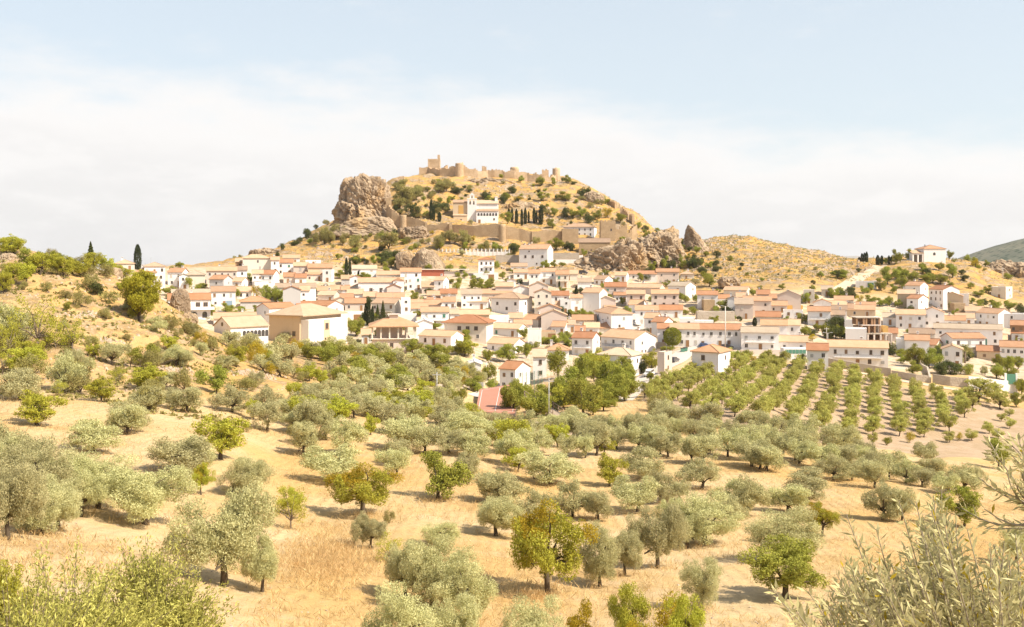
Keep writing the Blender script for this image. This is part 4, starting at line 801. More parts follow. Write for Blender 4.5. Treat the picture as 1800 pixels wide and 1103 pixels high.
def house(reg, text):
    f = REG[reg]
    for ln in text.strip().split(','):
        q = ln.split(); x0, x1, ye = (float(v) for v in q[:3]); kind = q[3]; fl = float(q[4]); wc, rc = q[5], q[6]; nw = int(q[7]); s = float(q[8]) if len(q) > 8 else 0.0; ex = q[9] if len(q) > 9 else ''
        a, b, sc = f(x0, ye); c = f(x1, ye)[0]; s /= sc
        D = 8.0
        for e in ex.split(';'):
            if e.startswith('D'): D = float(e[1:])
        h = fl*2.75+0.25; NH[0] += 1; r = random.Random(NH[0]*13+5)
        org, yaw, Wd = place_house(a, c, b, s, h, D)
        if kind == 'F' and Wd < 4.2: D = min(D, 5)
        rc = r.choice('ygbb' if rc == 'b' else 'bo') if rc in 'bo' and org.y > 350 and r.random() < .4 else rc; wc = r.choice('ccp') if wc == 'w' and org.y > 350 and r.random() < .2 else wc
        root = thing('house', org, yaw, 'house', None, 'houses of the hillside village'); near = org.y < 345
        top = house_shell(root, Wd, D, h, kind, WALL[wc], ROOF[rc], 0.36+r.random()*0.07)
        st = 'b' if r.random() < .35 else 'w'; floors = max(1, int(round(fl))); nwin = 0
        if nw:
            for k in range(floors):
                z = 0.95+k*2.75
                for i in range(nw):
                    x = Wd*(i+.5+r.uniform(-.12, .12))/nw
                    if k == 0 and i == nw//2 and 'n' not in ex: link('door', DOOR, root, (x, -.01, .02)); continue
                    if k == 0 and r.random() < .15: continue
                    add_win(root, x, -.01, z, st, near, (r.choice((.8, .9, 1.0)), r.choice((.75, .95, 1.0))), 0, True); nwin += 1
        if s > 0 and abs(s) > 6 or (s < 0 and abs(s) > 6):
            for k in range(floors):
                for i in range(r.choice((1, 1, 2))):
                    y = D*(r.uniform(.25, .75)); z = .95+k*2.75
                    if s > 0: add_win(root, Wd+.01, y, z, st, near, (.8, .8), R(90), True)
                    else: add_win(root, -.01, y, z, st, near, (.8, .8), R(-90), True)
        if r.random() < .5 and kind != 'F' or 'c' in ex: link('chimney', CHIM, root, (Wd*r.uniform(.2, .8), D*.62, top-.25 if kind in 'EH' else h+.8))
        if r.random() < .35: link('antenna', ANT, root, (Wd*r.uniform(.3, .7), D*.55, top-.1))
        if 'l' in ex or (floors > 1 and nw and kind != 'F' and r.random() < .22):    # balcony across the front
            m = MB(); m.box(Wd*.1, Wd*.9, -1.1, -.01, 2.62, 2.78); bo = m.build('balcony', WALL[wc], root); m = MB(); m.box(Wd*.1, Wd*.9, -1.1, -1.06, 3.6, 3.66)
            for i in range(int(Wd*.8/.22)): m.box(Wd*.1+i*.22, Wd*.1+i*.22+.03, -1.1, -1.07, 2.78, 3.6)
            m.build('railing', DARKMETAL, bo)
        if 'G' in ex: link('garage_door', GARAGE['k'], root, (Wd*.72, -.01, 0.02))
        if 'U' in ex: link('garage_door', GARAGE['g'], root, (Wd*.72, -.01, 0.02))
        if 'N' in ex: link('garage_door', GARAGE['n'], root, (Wd*.72, -.01, 0.02))
        px = (a+c)/2; py = b+ h/org.y*F*0.3
        sz = 'wide ' if Wd > 15 else 'narrow ' if Wd < 5.5 else ''
        storey = {1: 'one-storey ', 2: 'two-storey ', 3: 'three-storey '}.get(floors, '')
        rf = 'flat roof' if kind == 'F' else f'{RN[rc]} hip roof' if kind == 'H' else f'{RN[rc]} roof'
        PEND.append((root, 'house', f'{sz}{WN[wc]} {storey}house with {rf}', px, py))
house('R2', '45 165 226 H 1 c b 2,225 355 243 H 3 w b 3 0 l,165 300 280 H 2 w b 3 0 l,790 905 214 E 2 k b 2 0 n,835 1010 192 H 3 c b 1,1010 1062 203 E 3 w b 1,1052 1150 219 E 2 w b 2,1150 1238 240 E 2 p b 1,1225 1320 202 F 1 w b 3,1085 1190 190 E 1 w b 2,1240 1392 250 E 2 t b 1,1330 1412 262 F 2 w b 1 25,1225 1332 292 E 1 p b 2,370 500 278 E 2 w b 2 40,480 602 296 H 2 c b 0,440 500 300 G 2 w b 1,610 800 270 E 2 p b 5 0 n,790 862 266 E 2 w b 1,628 772 322 E 2 g b 1 55 n,770 875 336 E 1 w b 1 45,895 962 288 E 2 w b 2,944 1062 292 E 2 w b 2 36,1088 1162 306 E 1 p b 1,1160 1230 312 E 1 w b 1,908 1065 338 F 1 w w 0,1040 1292 374 E 2 w b 0,1085 1195 388 G 3 g b 0 0 n,1190 1250 392 E 2 w b 1,'
 '395 645 413 E 1 p b 0,640 792 398 E 2 w b 3 0 U,795 892 398 E 1 w b 5 0 n,820 1006 463 H 1 g o 0,920 1172 502 E 2 w o 1 -80,1170 1302 490 E 1 p b 1,1250 1462 486 E 2 w o 0 100,1300 1440 420 E 1 w b 2 40,1300 1400 392 E 1 c b 1,1380 1500 386 E 1 w b 0,1390 1500 456 G 1 w b 0,655 922 566 E 1 c b 0,1430 1592 530 F 1 w w 0 0 G,1470 1598 470 E 1 p b 2,1440 1520 438 E 1 w b 0')
house('R3', '80 265 224 E 1 w b 2,135 262 246 F 1 w b 0,265 440 268 E 1 c b 2,440 596 247 E 2 w o 2,62 150 292 G 2 w b 1,0 62 300 E 1 g b 0,65 212 364 G 1 w b 2,0 60 382 E 1 w b 0,45 165 412 E 1 w b 1,340 445 364 G 2 p b 0 0 n,490 598 302 F 1.6 w b 2,600 692 360 S 1 p b 0,692 802 310 E 2 w b 1 40,985 1170 256 F 1 w w 0 0 G,1265 1386 206 E 1 w b 2,1285 1400 252 E 1 w b 2,1400 1480 258 E 2 w b 2,1480 1600 246 E 2 w b 2 0 l,1600 1697 266 E 2 w b 2 0 l,1240 1302 312 G 1 w b 0,1150 1282 356 E 2 p b 0,1280 1402 372 G 1 w b 0,1400 1542 352 G 2 p b 0,1440 1566 402 G 3 c b 2 0 l,1565 1697 422 E 2 w b 2,'
 '640 742 422 E 1 p b 1,740 862 408 E 2 c b 2 0 n,895 1046 412 E 2 w b 3 0 n,1050 1272 408 E 1 p b 4 0 n,900 1112 470 E 1 w b 2 20,165 266 432 E 1 w b 1,265 470 440 E 1 p b 2,225 472 482 E 2 w b 3 75,445 516 440 F 3 w b 1,515 622 488 E 1 w o 0,622 742 492 E 1 p b 0,520 645 520 E 1 w b 1,595 802 546 E 2 w o 3 0,640 760 470 E 1 w b 1,760 850 470 E 2 w b 2,885 1105 566 E 2 t o 2 0 n,1100 1252 578 F 2 w w 0,810 890 560 E 1 w b 1,575 912 730 E 1 w o 3 95,1105 1392 672 E 1 w o 2 72,1390 1492 676 F 2 w b 0,1085 1372 786 E 1 w o 2 85,1250 1352 590 E 1 w b 1,1350 1562 602 E 1 w o 3 95,1490 1682 570 G 2 p b 0,1470 1640 522 G 2 w b 0,1490 1600 692 F 1 t b 0 0 G,1565 1697 655 E 1 w b 2 30,1430 1530 880 E 2 w y 1 0 n,1530 1697 832 H 1 w o 1,1180 1412 975 E 2 w o 2 115,945 1042 936 G 1 w w 0,350 562 562 F 1 w w 0,560 682 628 G 2 w w 0,150 226 716 E 1 w b 1,1600 1697 500 E 1 w b 2,1290 1420 640 E 1 w b 2')
house('R4', '380 492 262 E 1 c b 1,490 592 322 E 1 w b 0,610 752 302 E 1 w b 2 60,765 872 272 E 1 w o 2 20,870 1076 263 E 1 w b 3,1075 1246 247 E 2 w b 2,1255 1356 264 H 1 c b 1,690 852 357 E 2 p b 3 0 l,850 1142 366 E 1 p b 5 40 n,1160 1372 353 E 2 w g 1 78,1040 1242 410 E 3 p o 3 0,855 992 413 E 2 p b 2,520 712 402 E 3 w b 0 60,630 772 456 G 2 p b 0 0 n,360 442 452 F 2 w b 1,440 525 440 E 2 w b 1,450 627 606 E 1 w b 1,610 916 562 H 3 w b 2 175,540 652 662 E 1 w o 1,615 832 668 H 1 c o 0,870 1002 492 E 1 w o 0 30,920 1090 532 E 2 w b 2,985 1112 592 E 2 w b 1 30,1100 1272 530 E 1 w o 2,1040 1202 622 E 2 w b 0 70,1250 1362 592 F 2 w w 1,1365 1502 612 F 1 w w 0,1085 1182 670 E 2 w b 1,1180 1392 673 E 2 w b 4 0,445 656 742 E 2 w b 2 55 l,655 1080 746 E 2 w o 4 165 l;c;D11,640 972 876 H 2 w y 2 88 c,1085 1206 846 F 2 p b 0 70 D6,690 770 520 E 1 w b 0,760 860 420 E 1 w b 2,380 470 640 E 1 w b 2 0,470 545 690 E 1 w b 1')
house('R5', '180 322 467 E 2 w b 2,320 402 492 E 1 w o 0,390 466 494 G 2 w b 0,360 552 436 E 1 w b 2 30,440 566 532 S 2 p g 1,500 692 508 E 2 p b 2,590 682 463 E 1 p b 1,450 512 482 E 1 w b 1,680 762 491 E 1 p b 1,735 896 472 G 2 p b 0 0 n,680 802 541 E 1 p b 2,775 912 574 F 1 w b 2,585 757 618 E 1 w b 0,620 802 676 E 2 w o 1,795 892 676 E 2 w o 1,945 1102 580 E 2 w b 1,985 1107 522 G 1 w b 0,1100 1202 606 E 2 w g 1,1130 1261 502 E 1 c o 2,190 482 706 E 2 w b 5,485 742 727 E 2 w g 3 0,735 942 790 E 1 w b 2 0 n,940 1086 850 E 2 w b 2,140 412 870 H 2 w o 1 86 D9,915 992 432 F 2 w w 1,1040 1120 430 E 1 c b 1,1205 1261 560 E 1 t b 1,1200 1261 640 F 2 w w 0')
house('R6', '185 312 326 F 1 w w 0 0 N,485 627 353 E 2 w b 1 50,440 547 402 E 2 t b 0,495 627 432 E 2 w b 1 60,630 816 377 E 3 w b 3 100 n,705 837 416 G 2 t b 0,810 872 402 F 2 w w 0,1005 1136 360 F 2 w w 1 40,915 1130 522 E 2 w b 3 80,1080 1206 522 F 2 w w 1,130 302 497 E 1 t b 2,190 306 478 E 1 p b 0,350 432 545 E 1 w g 1,430 607 526 E 2 w o 3,575 722 514 G 2 w b 2,720 850 562 E 1 w o 2,790 906 547 E 1 w b 2,660 1066 610 E 2 w b 4 0 N,510 662 642 E 1 w g 0,700 972 672 E 2 w b 3 -72,965 1102 677 E 1 w o 1,485 632 682 E 2 w b 1,430 502 672 F 2 w w 0,480 602 722 E 1 c b 0,600 712 712 E 1 c b 1 40,710 832 737 G 2 w b 2,920 1082 747 E 1 t b 2,1060 1206 722 E 2 w b 4 0,1125 1206 592 E 2 k b 2,20 377 722 E 2 w o 5 0 l;c,125 252 612 F 3 w w 0,380 440 640 E 1 p b 0,850 960 505 E 1 w b 1,1130 1206 640 E 1 w b 1,1140 1206 570 E 1 c b 1,20 130 470 E 1 w o 2,40 132 502 E 2 w g 1')
# ------------------------------------------------------------------ buildings with a shape of their own
def rect_part(root, name, mat, b, parent=None): m = MB(); m.box(*b); return m.build(name, mat, parent or root)
def hall():     # tan and white hall with a hip roof, front of the village
    f = REG['R2']; a = f(995, 552); b = f(1460, 552); s = (1460-1188)/3.5294
    org, yaw, Wd = place_house(a[0], b[0], a[1], s, 9.2, 20, Y=300)
    root = thing('hall', org, yaw, 'hall', 'big tan and white hall with broad sandy hip roof above the olives')
    m = MB(); m.box(0, Wd, 0, 20, -5, 9.2); m.build('wall', WALL['t'], root)
    m = MB(); m.box(Wd+.003, Wd+3.0, .6, 19.4, -5, 8.1); m.build('white_wing', WALL['w'], root)
    m = MB(); t = .3; o = .9; e = 9.2
    A, B, C_, D_ = (-o, -o), (Wd+o+1.2, -o), (Wd+o+1.2, 20+o), (-o, 20+o); p, q = (Wd*.5, 7.5), (Wd*.5, 12.5)
    Z = lambda P, z: (P[0], P[1], z)
    m.face([Z(A, e+t), Z(B, e+t), Z(p, e+3.4)]); m.face([Z(B, e+t), Z(C_, e+t), Z(q, e+3.4), Z(p, e+3.4)]); m.face([Z(C_, e+t), Z(D_, e+t), Z(q, e+3.4)]); m.face([Z(D_, e+t), Z(A, e+t), Z(p, e+3.4), Z(q, e+3.4)])
    for u, v in ((A, B), (B, C_), (C_, D_), (D_, A)): m.face([Z(u, e), Z(v, e), Z(v, e+t), Z(u, e+t)])
    m.face([Z(A, e), Z(B, e), Z(C_, e), Z(D_, e)]); m.build('roof', ROOF['y'], root)
    add_win(root, Wd*.82, -.02, 3.2, 'b', True, (1.3, 1.1)); X = Wd+3.0
    pa = MB(); pa.box(X+.002, X+.09, 7.6, 10.6, 1.4, 7.9); pn = pa.build('ochre_panel', WALL['t'], root)
    add_win(root, X+.1, 9.1, 5.0, 'b', True, (1.5, 1.4), R(90)); add_win(root, X+.1, 8.4, 1.7, 'b', True, (.7, .5), R(90)); add_win(root, X+.1, 9.8, 1.7, 'b', True, (.7, .5), R(90))
    mark('hgv', 'tan-and-white hall', 540, 570)
hall()
def long_house():   # low white building with arched windows
    f = REG['R2']; a = f(655, 612); b = f(1000, 612); org, yaw, Wd = place_house(a[0], b[0], a[1]+2, -105/3.53, 3.6, 9)
    root = thing('school', org, yaw, 'building', 'long low white building with sandy gable roof, round gable window and row of arched windows')
    house_shell(root, Wd, 9, 3.6, 'E', WALL['w'], ROOF['y'], .5)
    m = MB(); n = 7; arch = [(-.45, 0), (.45, 0), (.45, 1.2)] + [(.45*math.cos(t), 1.2+.45*math.sin(t)) for t in (R(30), R(60), R(90), R(120), R(150))] + [(-.45, 1.2)]
    m.prism(arch, -.04, .02, 'y'); wm = m.mesh('window', GLASS)
    for i in range(n): link('window', wm, root, (Wd*(.36+.6*i/(n-1)), -.02, .9))
    m = MB(); m.prism([(.55*math.cos(R(k*30)), .55*math.sin(R(k*30))) for k in range(12)], -.04, .02, 'x'); link('round_window', m.mesh('round_window', GLASS), root, (-.02, 4.5, 4.1))
    mark('hgv', 'long low arched-window building', 440, 575)
long_house()
def villa():
    f = REG['R2']; a = f(372, 450); b = f(640, 450); org, yaw, Wd = place_house(a[0], b[0], a[1], 0, 6.4, 9)
    root = thing('villa', org, yaw, 'villa', 'white villa with arched ground-floor openings, long balcony and peach tiled roof by the rocks')
    house_shell(root, Wd, 9, 6.4, 'E', WALL['w'], ROOF['o'], .42)
    arch = [(-.8, 0), (.8, 0), (.8, 1.3)] + [(.8*math.cos(R(t)), 1.3+.8*math.sin(R(t))) for t in (25, 50, 75, 105, 130, 155)] + [(-.8, 1.3)]
    m = MB(); m.prism(arch, -.04, .02, 'y'); am = m.mesh('arched_opening', GLASS)
    for x in (.12, .33, .62, .86): link('arched_opening', am, root, (Wd*x, -.02, .15))
    m = MB(); m.box(0, Wd+1.2, -1.6, -.01, 2.9, 3.08); bo = m.build('balcony', WALL['w'], root); m = MB(); m.box(0, Wd+1.2, -1.6, -1.5, 3.08, 3.95); m.build('parapet', WALL['w'], bo)
    for x in (.2, .42, .7, .88): add_win(root, Wd*x, -.01, 3.9, 'b', True, (1.5, 1.2))
    link('chimney', CHIM, root, (Wd*.55, 5, 8)); mark('hv', 'arched white villa', 335, 530)
villa()
def white_hall():
    f = REG['R3']; a = f(125, 325); b = f(470, 325); org, yaw, Wd = place_house(a[0], b[0], a[1], 0, 7.0, 10)
    root = thing('village_hall', org, yaw, 'hall', 'long white hall with two tall brown windows under a thin peach roof line')
    house_shell(root, Wd, 10, 7.0, 'E', WALL['w'], ROOF['b'], .34)
    for x in (.28, .5): add_win(root, Wd*x, -.01, 2.6, 'b', False, (1.3, 1.6))
    m = MB(); m.box(Wd*.76, Wd, -.8, 4, -3, 7.6); tw = m.build('stair_tower', WALL['w'], root); m = MB(); m.prism([(Wd*.75, 7.6), (Wd*1.01, 7.6), (Wd*.88, 8.8)], -1.0, 4.2, 'y'); m.build('roof', ROOF['b'], tw)
    mark('hv', 'long two-windowed hall', 655, 505)
white_hall()
def pavilion():
    f = REG['R3']; a = f(228, 660); b = f(558, 660); org, yaw, Wd = place_house(a[0], b[0], a[1], 0, 7.2, 13)
    root = thing('pavilion_house', org, yaw, 'house', 'pinkish house with pillared open upper floor under a wide orange roof beside dark firs')
    m = MB(); m.box(0, Wd, 0, 13, -4, 3.6); m.build('wall', WALL['p'], root)
    m = MB(); m.box(-.6, Wd+.6, -.6, 13.6, 3.602, 3.8); m.build('terrace_slab', WALL['c'], root)
    m = MB(); m.box(Wd*.1, Wd*.7, 5, 12, 3.8, 7.0); m.build('inner_wall', WALL['p'], root)
    pm = MB(); pm.box(-.22, .22, -.22, .22, 3.8, 7.2); pmesh = pm.mesh('pillar', WALL['c'])
    for x in np.linspace(0.1, Wd-.1, 6): link('pillar', pmesh, root, (x, 0.1, 0)); link('pillar', pmesh, root, (x, 12.9, 0))
    for y in (4.3, 8.6): link('pillar', pmesh, root, (0.1, y, 0)); link('pillar', pmesh, root, (Wd-.1, y, 0))
    m = MB(); o = 1.0; e = 7.2; t = .25; Z = lambda P, z: (P[0], P[1], z); A, B, C_, D_ = (-o, -o), (Wd+o, -o), (Wd+o, 13+o), (-o, 13+o); p, q = (Wd*.42, 6.5), (Wd*.58, 6.5)
    m.face([Z(A, e+t), Z(B, e+t), Z(q, e+3), Z(p, e+3)]); m.face([Z(B, e+t), Z(C_, e+t), Z(q, e+3)]); m.face([Z(C_, e+t), Z(D_, e+t), Z(p, e+3), Z(q, e+3)]); m.face([Z(D_, e+t), Z(A, e+t), Z(p, e+3)])
    for u, v in ((A, B), (B, C_), (C_, D_), (D_, A)): m.face([Z(u, e), Z(v, e), Z(v, e+t), Z(u, e+t)])
    m.face([Z(A, e), Z(B, e), Z(C_, e), Z(D_, e)]); rf = m.build('roof', ROOF['o'], root); m = MB(); m.box(Wd*.4, Wd*.6, 4.5, 7.5, e+2.2, e+3.4); m.box(Wd*.36, Wd*.64, 4, 8, e+3.4, e+3.6, 0); m.build('lantern', WALL['p'], rf)
    add_win(root, Wd*.45, -.02, 1.2, 'b', True); add_win(root, Wd*.16, -.02, 1.2, 'b', True)
    mark('hv', 'pillared open-topped house', 692, 585)
pavilion()
def veranda_house():
    f = REG['R3']; a = f(765, 630); b = f(1135, 630); org, yaw, Wd = place_house(a[0], b[0], a[1], 55/4.24, 6.0, 11)
    root = thing('house', org, yaw, 'house', 'cream two-storey house with wide pale hip roof and three brown-shuttered windows', 'houses of the hillside village')
    house_shell(root, Wd, 11, 6.0, 'H', WALL['c'], ROOF['b'], .36, .9)
    for x in (.36, .56, .76): add_win(root, Wd*x, -.01, 3.6, 'b', True, (1.3, 1))
    for x in (.5, .8): add_win(root, Wd*x, -.01, .9, 'w', True)
    m = MB(); m.box(Wd*.05, Wd*.24, -.1, .4, 0, 2.4); m.build('porch', GLASS, root); mark('hv', 'brown-shuttered pale-roofed house', 824, 575)
    f = REG['R3']; a = f(1115, 447); b = f(1425, 447); org, yaw, Wd = place_house(a[0], b[0], a[1], 100/4.24, 6.6, 11)
    root = thing('house', org, yaw, 'house', 'big plain white two-storey house with sandy hip roof in the middle of the village', 'houses of the hillside village')
    house_shell(root, Wd, 11, 6.6, 'H', WALL['w'], ROOF['y'], .34, .7)
    for x, z in ((.22, 3.9), (.87, 3.9), (.56, 2.0)): add_win(root, Wd*x, -.01, z, 'b', False)
    add_win(root, Wd+.01, 5.2, 3.9, 'b', False, (1, 1), R(90)); mark('hv', 'big plain hip-roofed house', 900, 535)
    a = f(1325, 76); b = f(1580, 76); org, yaw, Wd = place_house(a[0], b[0], a[1], 42/4.24, 12.0, 11, Y=500)
    root = thing('mansion', org, yaw, 'house', 'tall white blocky mansion high under the castle wall with few small windows')
    house_shell(root, Wd, 11, 12.0, 'E', WALL['w'], ROOF['b'], .42, .4, -7)
    for x in (.22, .48, .82): add_win(root, Wd*x, -.01, 7.4, 'b', False, (1.1, 1.1))
    for x in (.15, .35, .62): add_win(root, Wd*x, -.01, 4.2 if x != .35 else 10.4, 'b', False, (.7, .6))
    link('chimney', CHIM, root, (Wd*.1, 5, 13.6)); link('chimney', CHIM, root, (Wd*.25, 5, 13.6)); mark('hv', 'tall white mansion', 938, 450)
    a = f(1022, 162); b = f(1140, 162); org, yaw, Wd = place_house(a[0], b[0], a[1]-1, 0, 8.6, 8)
    root = thing('house', org, yaw, 'house', 'white three-storey house with dark windows and balcony alone below the cemetery balustrade', 'houses of the hillside village')
    house_shell(root, Wd, 8, 8.6, 'H', WALL['w'], ROOF['b'], .3)
    for x in (.2, .5, .78):
        for z in (.8, 3.5, 6.3): add_win(root, Wd*x, -.01, z, 'b', False, (.9, 1))
    m = MB(); m.box(Wd*.36, Wd, -1.2, -.01, 5.6, 5.75); m.build('balcony', WALL['w'], root); mark('hv', 'dark-windowed three-storey house', 855, 467)
veranda_house()
def simple_box(reg, x0, x1, yt, yb, name, label, cat, mat, depth=5.0, ymin=230, s=0, mark_=None, top=None, Y=None):
    f = REG[reg]; a = f(x0, yb); b = f(x1, yb); p = hitz((a[0]+b[0])/2, a[1], ymin=ymin); Y = Y or p.y; h = (yb-yt)/a[2]/F*Y; X0 = (a[0]-CX)/F*Y; X1 = (b[0]-CX)/F*Y; z = -(a[1]-HY)/F*Y
    m = MB(); m.box(0, X1-X0, 0, depth, -2.5, h); o = m.build(name, mat, None, False, (X0, Y, z)); tag(o, label, cat); return o, X1-X0, h
def red_shed():
    f = REG['R3']; p = hitz(*f(680, 278)[:2], ymin=300); Y = p.y; X0 = (f(597, 0)[0]-CX)/F*Y; X1 = (f(945, 0)[0]-CX)/F*Y; root = thing('retaining_building', (X0, Y, -(f(0, 280)[1]-HY)/F*Y), 0, 'building', 'long low building with dark red wall and flat roof edge below the rock outcrop'); L = X1-X0
    m = MB(); m.box(0, L*.48, 0, 6, -2, 3.0); m.build('red_wall', WALL['r'], root); m = MB(); m.box(L*.481, L, .3, 6, -2, 2.2); m.build('wall', WALL['p'], root); m = MB(); m.box(-.3, L+.3, -.5, 6.3, 3.01, 3.35); m.build('roof', WALL['c'], root); mark('hv', 'low red-walled building', 760, 482)
red_shed()
def brick_shell():   # unfinished concrete and brick building
    f = REG['R6']; p = hitz(*f(300, 742)[:2], ymin=260); Y = p.y; s = 1/3.4457/F*Y; root = thing('unfinished_building', ((f(200, 0)[0]-CX)/F*Y, Y, -(f(0, 742)[1]-HY)/F*Y), 0, 'building', 'unfinished brick and concrete building with open floors, bare slabs and pillars'); Wd = 210*s
    z1, z2, z3 = 100*s, 150*s, 195*s
    m = MB(); m.box(0, Wd, 0, 9, z1-.35, z1); m.build('floor_slab', CONC, root); m = MB(); m.box(30*s, 145*s, 1.0, 9, z2-.3, z2); m.build('floor_slab', WALL['p'], root); m = MB(); m.box(0, 145*s, 2, 10, z3-.3, z3); m.build('floor_slab', CONC, root); m = MB(); m.box(0, Wd, 0, 9, 45*s-.3, 45*s); m.build('floor_slab', CONC, root)
    pm = MB(); pm.box(-.25, .25, -.25, .25, -2, z1-.35); q = pm.mesh('pillar', WALL['p'])
    for x in (62, 100, 140, 172, 205): link('pillar', q, root, (x*s, .3, 0)); link('pillar', q, root, (x*s, 6, 0))
    pm = MB(); pm.box(-.3, .3, -.3, .3, z1+.002, z2-.302); q = pm.mesh('pillar', WALL['k'])
    for x in (32, 75, 110, 143): link('pillar', q, root, (x*s, 1.4, 0))
    pm = MB(); pm.box(-.3, .3, -.3, .3, z2+.002, z3-.302); q = pm.mesh('pillar', WALL['k'])
    for x in (2, 45, 60, 95, 110, 140): link('pillar', q, root, (x*s+.3, 2.5, 0))
    for zz0, zz1, y in ((z1, z2-.3, 5), (z2, z3-.3, 6), (0, z1-.36, 7)): m = MB(); m.box(2*s, 140*s if zz0 else Wd, y, y+.3, zz0+.002, zz1); m.build('brick_wall', WALL['k'], root)
    m = MB(); m.box(145*s, 160*s, 3, 9, z1+.002, z3); m.build('white_wall', WALL['w'], root); m = MB(); m.box(180*s, 210*s, 4, 7, z1+.002, z1+40*s); m.build('brick_room', WALL['o'], root)
    mark('hv', 'unfinished brick building', 1538, 590)
brick_shell()
def hermitage():
    f = REG['R6']; Y = 520; s = 1/3.4457/F*Y; X = (f(600, 0)[0]-CX)/F*Y; z = -(f(0, 197)[1]-HY)/F*Y; root = thing('hermitage', (X, Y, z), 0, 'chapel', 'small white hilltop chapel with hip roof and twin-arched porch on the dry knoll'); Wd = 132*s; h = 66*s
    sub = MB(); house_shell(root, Wd, 12, h, 'H', WALL['w'], ROOF['b'], .34, .3, -3)
    arch = [(-.7, 0), (.7, 0), (.7, 1.2)] + [(.7*math.cos(R(t)), 1.2+.7*math.sin(R(t))) for t in (30, 60, 90, 120, 150)] + [(-.7, 1.2)]
    m = MB(); m.prism(arch, -.05, .03, 'y'); link('arched_window', m.mesh('arched_window', GLASS), root, (63*s, -.02, h*.42), 0, (.9, 1, .8))
    pw = 68*s; ph = 40*s; m = MB()
    for x0, x1 in ((-pw, -pw+.7), (-pw/2-.35, -pw/2+.35), (-.72, -.02)): m.box(x0, x1, .2, .9, -3, ph*.8)
    m.box(-pw, -.02, .2, .9, ph*.8+.002, ph)
    for c in (-pw*.745, -pw*.245):
        pass
    m.box(-pw, -pw+.6, .902, 8, -3, ph); m.box(-pw+.602, -.02, 7.4, 8, -3, ph); po = m.build('porch', WALL['w'], root); m = MB(); m.prism([(-.2, ph), (8.3, ph+1.6), (8.3, ph+1.8), (-.2, ph+.2)], -pw-.3, -.02, 'x'); m.build('porch_roof', ROOF['b'], po)
    m = MB(); m.box(.6, .85, .5, .7, h+1, h+2.4); m.box(.4, 1.05, .5, .7, h+1.8, h+1.98); m.build('cross', DARKMETAL, root)
    mark('hvg', 'hilltop chapel', 1632, 446)
hermitage()
